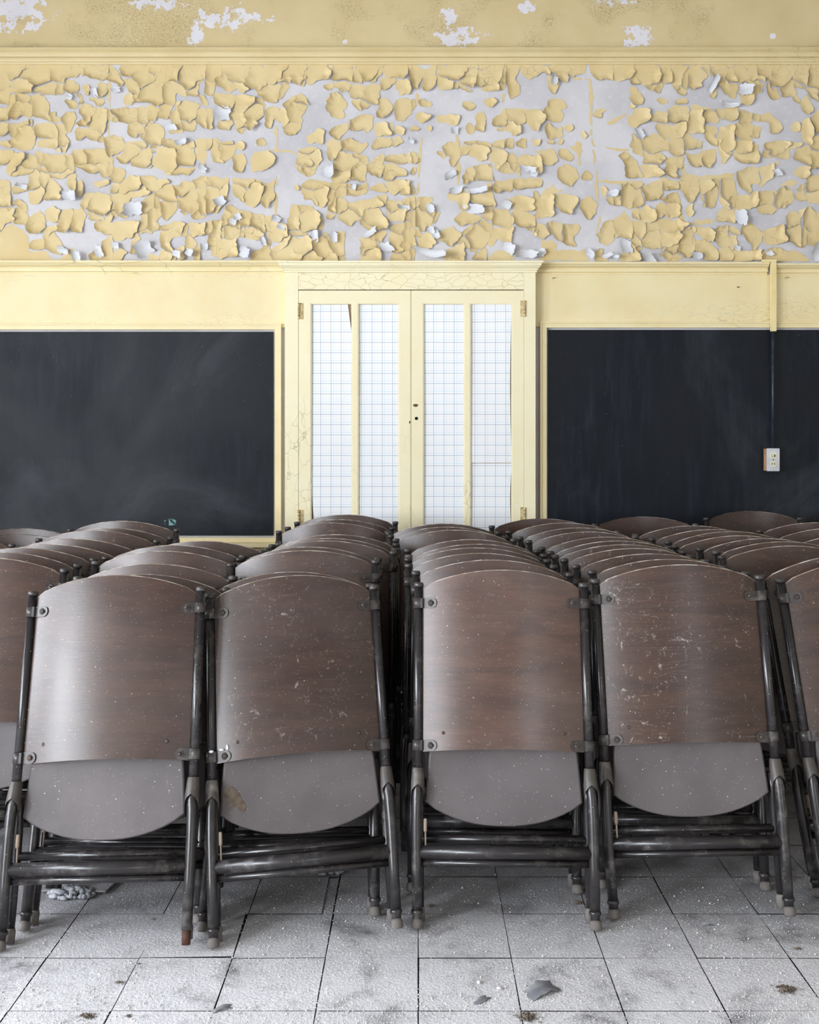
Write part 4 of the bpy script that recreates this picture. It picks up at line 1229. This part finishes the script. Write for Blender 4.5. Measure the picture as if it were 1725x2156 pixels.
def chair_parts():
    D = {}
    D['backrest'] = board_meshes(); D['seat'] = seat_mesh()
    for s in (-1, 1):
        x = s*HW
        D['post', s] = MB().tube([(x,0,.345),(x,0,.60),(x,0,TOPZ-.010)], .0125, 14).mesh('post', M_TUBE)
        D['post_cap', s] = MB().tube([(x,0,TOPZ-.012),(x,0,TOPZ-.011),(x,0,TOPZ-.002),(x,0,TOPZ+.001)], [.0128,.0142,.0142,.0118], 14).mesh('post_cap', M_BRACK)
        D['bracket', s] = bracket_mesh(s); D['bolt', s] = bolt_mesh(s)
        D['sleeve', s] = sleeve_mesh(s)
        D['leg', s] = MB().tube([(x,-.002,.372),(x,-.009,.350),(x+s*.002,-.012,.32),(x+s*.003,-.013,.26),(x+s*.002,-.012,.15),(x,-.012,.036)], .0135, 14).mesh('leg', M_LEG)
        D['ferrule', s] = MB().tube([(x,-.012,.045),(x,-.012,.042),(x,-.012,.036),(x,-.012,.033),(x,-.012,.008)], [.0138,.0162,.0162,.0128,.0122], 14).mesh('ferrule', M_LEG)
        D['foot_cap', s] = MB().tube([(x,-.012,.021),(x,-.013,.018),(x+s*.001,-.014,.004),(x+s*.001,-.014,0)], [.0125,.0152,.0162,.0140], 12).mesh('foot_cap', M_CAP)
        D['rusty_tip', s] = MB().tube([(x,-.012,.036),(x,-.012,.002)], [.0118,.0112], 12).mesh('rusty_tip', M_RUST)
        xr = s*(HW-.006)
        D['rear_leg', s] = MB().tube([(xr,.012,.36),(xr,.026,.31),(xr,.030,.20),(xr,.028,.030)], .0115, 12).mesh('rear_leg', M_TUBE)
        D['rear_foot', s] = MB().tube([(xr,.028,.044),(xr,.028,.036),(xr,.028,.0085)], [.0118,.0142,.0135], 12).mesh('rear_foot', M_CAP)
        D['screw', s] = MB().tube([(s*.162, -.0015+sagy(.162), .489), (s*.162, -.004+sagy(.162), .489)], [.0052,.0034], 10).mesh('screw', M_BOLT)
    D['crossbar'] = MB().tube([(-HW+.004,-.006,.184),(HW-.004,-.006,.184)], .0172, 14).mesh('crossbar', M_LEG)
    D['lower_bar'] = MB().tube([(-HW+.008,-.002,.1565),(HW-.008,-.002,.1565)], .0095, 12).mesh('lower_bar', M_TUBE)
    D['rear_crossbar'] = MB().tube([(-HW+.012,.030,.212),(HW-.012,.030,.212)], .0115, 12).mesh('rear_crossbar', M_TUBE)
    D['link_rod'] = MB().tube([(-.2105,-.008,.200),(-.2112,-.010,.245)], .0024, 8).mesh('link_rod', M_BUMP)
    D['rubber_bumper'] = MB().tube([(-.2112,-.010,.236),(-.2115,-.0105,.240),(-.2115,-.011,.266),(-.2115,-.011,.269)], [.0038,.0050,.0048,.0036], 10).mesh('rubber_bumper', M_BUMP)
    return D
D = chair_parts()
CHAIRS = []
def chair(x, y, yaw, lean, roll, label, flip=False, full=True, bare=(), wear=.3, tone=1.0, film=1.0, group='folding chairs leaning in stacks'):
    o = empty('folding_chair')
    o.location = (x, y, abs(HW*math.sin(roll))*math.cos(lean) + .0005)
    o.rotation_euler = (Matrix.Rotation(yaw + (math.pi if flip else 0),3,'Z') @ Matrix.Rotation(-lean if not flip else lean,3,'X') @ Matrix.Rotation(roll,3,'Y')).to_euler()
    tag(o, label, 'chair', group)
    bk = put('backrest', D['backrest'], o); bk.color = (wear, tone, film, 1); put('seat', D['seat'], o)
    for s in (-1, 1):
        p = put('post', D['post', s], o); put('post_cap', D['post_cap', s], p)
        for zc in ((.838, .456) if full else (.838,)):
            b = put('bracket', D['bracket', s], o, (0,0,zc)); put('bolt', D['bolt', s], b)
        l = put('leg', D['leg', s], o); r_ = put('rear_leg', D['rear_leg', s], o)
        if full:
            put('sleeve', D['sleeve', s], o); put('screw', D['screw', s], o)
            put('rear_foot', D['rear_foot', s], r_)
            if s in bare: put('rusty_tip', D['rusty_tip', s], l)
            else: put('ferrule', D['ferrule', s], l); put('foot_cap', D['foot_cap', s], l)
    put('crossbar', D['crossbar'], o)
    if full:
        put('lower_bar', D['lower_bar'], o); put('rear_crossbar', D['rear_crossbar'], o)
        put('link_rod', D['link_rod'], o); put('rubber_bumper', D['rubber_bumper'], o)
    CHAIRS.append(o); return o
PEAK = .926; BOW = -.044
def place(px, py, lean0, prev, gap=.094, BOW=BOW):
    """foot x, y and lean of a chair whose backrest peak shows at px, py, clear of the chair in front of it"""
    best = None
    for d in range(0, 60):
        for sg in (1, -1):
            lean = lean0 + sg*d*.005
            if not .05 <= lean <= .42: continue
            zz = PEAK*math.cos(lean) - BOW*math.sin(lean); off = PEAK*math.sin(lean) + BOW*math.cos(lean)
            y = F*(CAMH-zz)/(py-PY0) - off
            ok = prev is None or (y >= prev[0]+gap and y+PEAK*math.sin(lean) >= prev[1]+gap)
            if ok: return (px-PX0)*(y+off)/F, y, lean
    lean = max(lean0, .05); y = prev[0]+gap
    if y+PEAK*math.sin(lean) < prev[1]+gap: y = prev[1]+gap-PEAK*math.sin(lean)
    off = PEAK*math.sin(lean) + BOW*math.cos(lean)
    return (px-PX0)*(y+off)/F, y, lean
ORD = ['front','second','third','fourth','fifth','sixth','seventh','eighth','ninth','tenth','eleventh','twelfth','thirteenth','fourteenth']
def column(key, where, start, prev, tops, front_label=None, yaw=0.0, roll0=0.0, wear=.3, film=1.0):
    for i, t in enumerate(tops):
        px, py = t[0], t[1]
        r = random.Random(sum(map(ord, key))*31+i)
        lean = t[2] if len(t) > 2 else max(.075, .235 - .062*(758/(py-PY0)-2.7)) + r.uniform(-.012, .012)
        flip = len(t) > 4
        x, y, lean = place(px, py, lean, prev, BOW=-BOW if flip else BOW)
        yaw = yaw*.55 + r.uniform(-.02, .02); roll0 = roll0*.5
        roll = t[3] if len(t) > 3 else roll0 + r.uniform(-.012, .012)
        x -= PEAK*math.sin(roll)
        n = start + i
        if n == 0 and front_label: lab = front_label
        elif n == 0: lab = 'brown folding chair, front one ' + where
        else: lab = 'brown folding chair, %s from front %s' % (ORD[n], where)
        if len(t) > 4: lab = lab.replace('brown', 'reversed brown')
        if y + PEAK*math.sin(lean) + .09 > WY - .03: print('SKIP', key, i, round(y, 2)); continue
        chair(x, y, yaw, lean, roll, lab, flip=flip, full=(n < 2), wear=wear*r.uniform(.5, 1.1), tone=r.uniform(.85, 1.2), film=film*r.uniform(.7, 1.2))
        prev = (y, y+PEAK*math.sin(lean))
# the four chairs one sees whole
chair(-.810, 2.493, -.01, .300, -.028, 'whole front chair at left, brown plywood back glossy along its left edge', bare=(1,), wear=.08, tone=1.0)
chair(-.285, 2.542, .150, .350, -.030, 'tilted whole chair second from left, torn tape on its vinyl seat', wear=.45, tone=.88)
chair(.229, 2.606, -.020, .235, .000, 'whole upright chair third from left, pale brown back with painted-in sheen and clean grey seat', wear=.12, tone=1.55, film=.9)  # back colour toned up to stand in for the sheen on it
chair(.753, 2.660, -.030, .190, -.028, 'whole chair at right with heavily scuffed shiny brown plywood back', wear=.95, tone=1.02, film=.4)
column('left', 'in the stack cut by the left edge', 0, None, [(-33,1177),(3,1165),(42,1156),(106,1148),(150,1136),(199,1119),(232,1113),(255,1098)], film=.6, front_label=
       'leftmost near chair, dark brown back half cut off by the photo edge')
column('outer', 'in the far row against the left blackboard', 0, None, [(-105,1127,.30),(42,1127,.24,0,1),(48,1114,.24,0,1)])
column('second', 'in the stack behind the leftmost whole chair', 1, (2.493, 2.768), [(299,1211),(322,1189),(346,1163),(362,1151),(425,1141)])
column('third', 'in the stack below the left cupboard door', 1, (2.552, 2.872), [(628,1206),(640,1163),(650,1153),(690,1141),(694,1135),(702,1128),(700,1102),(714,1095),(727,1085)], yaw=.15, roll0=-.03)
column('fourth', 'in the stack below the right cupboard door', 1, (2.606, 2.822), [(1039,1182),(1014,1167),(1006,1156),(1002,1148),(996,1138),(957,1117),(944,1112),(935,1104),(930,1106,.16)], film=.7)
column('fifth', 'in the stack behind the scuffed right chair', 1, (2.660, 2.836), [(1414,1180),(1375,1168),(1341,1157),(1313,1148),(1299,1141),(1275,1133),(1243,1122),(1218,1113),(1188,1102),(1141,1093,.09,0,1)], wear=.75, film=.45)
chair(1.354, 2.70, -.05, .20, -.095, 'chair cut by the right edge with wavy wood grain on its back', wear=.2, tone=1.0, film=.15)
column('sixth', 'in the stack below the outlet box', 1, (2.70, 2.884), [(1772,1182,.19,-.11),(1673,1152),(1655,1143),(1617,1136),(1560,1129),(1540,1121),(1502,1116),(1461,1108),(1354,1089,.09,0,1)], wear=.4, film=.3)
column('seventh', 'in the far right row by the chalkboard', 0, None, [(1800,1127),(1760,1114),(1722,1102),(1579,1077,.07,0,1)], film=.4)

# ------------------------------------------------------------------ litter on the floor
def on_floor(px, py):
    y = F*CAMH/(py-PY0); return (px-PX0)*y/F, y
crumbs = MB(); r = random.Random(5)
for i in range(20000):
    if r.random() < .8: py = 2175 - abs(r.gauss(0, 110)); 
    else: py = r.uniform(1830, 2000)
    if py < 1800: continue
    px = r.uniform(-120, 1850); x, y = on_floor(px, py)
    s = r.uniform(.0005, .0015) * (2.0 if r.random() < .06 else 1)
    if math.sin(x*9+2*math.sin(y*7))*math.sin(y*11+x*3) < r.uniform(-1.1, .5): continue
    a = r.uniform(0, 6.28); c_, s_ = math.cos(a)*s, math.sin(a)*s; h = s*r.uniform(.5,1.1)
    crumbs.add([(x+c_,y+s_,0),(x-s_,y+c_,0),(x-c_*.8,y-s_*.8,0),(x+s_*1.2,y-c_*1.2,0),(x+c_*.2,y,h*1.5)], [(0,1,4),(1,2,4),(2,3,4),(3,0,4)])
tag(crumbs.build('plaster_crumbs', M_CRUMB), 'white plaster crumbs and grit strewn over the tiled floor', 'plaster crumbs', kind='stuff')
def clod(px, py, w, h, seed, label, m=None, name='dirt_clod', cat='dirt'):
    x, y = on_floor(px, py); mb = MB(); q_ = random.Random(seed); sc = w*y/F/2; one = name != 'dirt_clod'
    n = 1 if one else int(30 + 1.6*w)
    for i in range(n):
        a = q_.uniform(0, 6.28); d = 0 if one else sc*abs(q_.gauss(0, .55)); k = sc*q_.uniform(.04, .13)*(1 if d < sc*.7 else .6)
        if one: k = sc*.7
        hk = min(k*.7, h)
        blob(mb, (d*math.cos(a), d*.75*math.sin(a), hk*.4 + (0 if one else h*.4*max(0, 1-d/sc))), k*q_.uniform(.8,1.5), k, hk, seed*90+i, 6, 4)
    mb.v = [(p[0], p[1], max(.0004, p[2])) for p in mb.v]
    o = mb.build(name, m or M_DIRT); o.location = (x, y, 0); tag(o, label, cat, kind=None if one else 'stuff')
for i, (px, py, w, h, lab) in enumerate([
    (250,2070,26,.007,'brown dirt clod on the tiles at lower left'), (183,2140,44,.006,'wide brown dirt smear at bottom left floor'),
    (322,1937,16,.008,'small brown dirt lump right of the fluff tuft'), (292,2030,14,.005,'tiny dirt lump in the joint left of centre'),
    (1655,2085,60,.007,'grey dirt pile on the tiles at lower right'), (1110,2142,56,.006,'brown dirt patch at bottom centre floor'),
    (1215,1902,30,.010,'dark dirt lump left of a chair foot at centre right'), (905,1908,24,.009,'dark dirt clod beside the central chair feet'),
    (270,2140,22,.005,'small dirt lump right of the bottom left smear'), (1680,1998,22,.005,'small dirt clod by the right floor joint')]):
    clod(px, py, w, h, 40+i, lab)
clod(1009, 2070, 18, .010, 71, 'small plaster chunk on the floor at bottom centre', M_CRUMB, 'plaster_chunk', 'plaster')
clod(1052, 2082, 14, .008, 72, 'pale plaster lump beside the curled paint shard', M_CRUMB, 'plaster_chunk', 'plaster')
def shard(px, py, w, h, rz, bend, lift, seed, label):
    x, y = on_floor(px, py); sc = y/F
    me = curl_mesh(w*sc, h*sc, seed, bend, M_SHARD, 'paint_shard')
    o = put('paint_shard', me); o.location = (x, y, lift); o.rotation_euler = (math.pi/2, 0, rz)
    tag(o, label, 'paint shard')
M_SHARD = plain('fallen_paint_shard', srgb(116,116,122), srgb(160,159,163), .7, 20)
shard(1140, 2086, 120, 60, .5, 1.5, .010, 3, 'large grey curled paint shard on the floor at bottom centre')
shard(1015, 2106, 56, 26, .6, .9, .003, 4, 'small grey paint shard left of the large one')
shard(468, 2124, 74, 20, .5, 1.6, .004, 8, 'narrow pale paint curl on the floor at lower left')
shard(1490, 1948, 40, 12, .1, 1.0, .003, 9, 'thin dark sliver on the tiles below the right chair')
# tuft of grey fluff, knots of wool-like lint
def fluff(px, py, n, spread, seed, label):
    x, y = on_floor(px, py); q_ = random.Random(seed); mb = MB()
    for i in range(n):
        a = q_.uniform(0, 6.28); d = spread*q_.random()**.7; q = q_.uniform(.004, .0095)
        z = q*.7 + q_.uniform(0, .026)*max(0, 1-d/spread)
        blob(mb, (d*math.cos(a), d*.5*math.sin(a), z), q*q_.uniform(.9,1.7), q*1.1, q*.8, seed*500+i, 8, 5)
    o = mb.build('fluff_tuft', M_FLUFF); o.location = (x, y, .001); tag(o, label, 'fluff', kind='stuff')
fluff(152, 1886, 120, .062, 2, 'tuft of grey fluff under the leftmost whole chair')
fluff(690, 1838, 60, .045, 3, 'grey fluff lump behind the tilted chair near the gap')
# white flecks and torn tape on the second chair's seat
c2 = CHAIRS[1]
tp = MB(); tp.grid(lambda u, v: (-.196+.044*u+.008*math.sin(5*v), .0072-.001*math.sin(3*u), .318+.05*v+.012*math.sin(4*u)), 5, 5).build('torn_tape', plain('old_tape', srgb(104,90,76), srgb(74,62,52), .5, 50), c2)

lt = MB().prism([(-.10,-.045),(.09,-.05),(.105,.04),(-.02,.05),(-.095,.045)], 0, .005)
lt.v = [(x_, z_, .010 - y_ + .05*max(0, z_)) for x_, y_, z_ in lt.v]
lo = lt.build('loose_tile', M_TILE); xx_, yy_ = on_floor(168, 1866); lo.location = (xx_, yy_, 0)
tag(lo, 'broken loose floor tile behind the fluff tuft at left', 'floor tile')

# white paint splashes on two brackets
M_SPLASH = plain('white_splash', srgb(240,240,240), srgb(226,226,228), .7, 60)
sp = MB(); blob(sp, (-.232, -.0155, .470), .008, .003, .004, 5, 7, 4).build('paint_splash', M_SPLASH, c2)
sp = MB(); blob(sp, (-.205, -.0120, .473), .009, .003, .003, 6, 7, 4).build('paint_splash', M_SPLASH, c2)
sp = MB(); blob(sp, (-.190, -.0150, .478), .004, .002, .008, 7, 7, 4).build('paint_splash', M_SPLASH, c2)
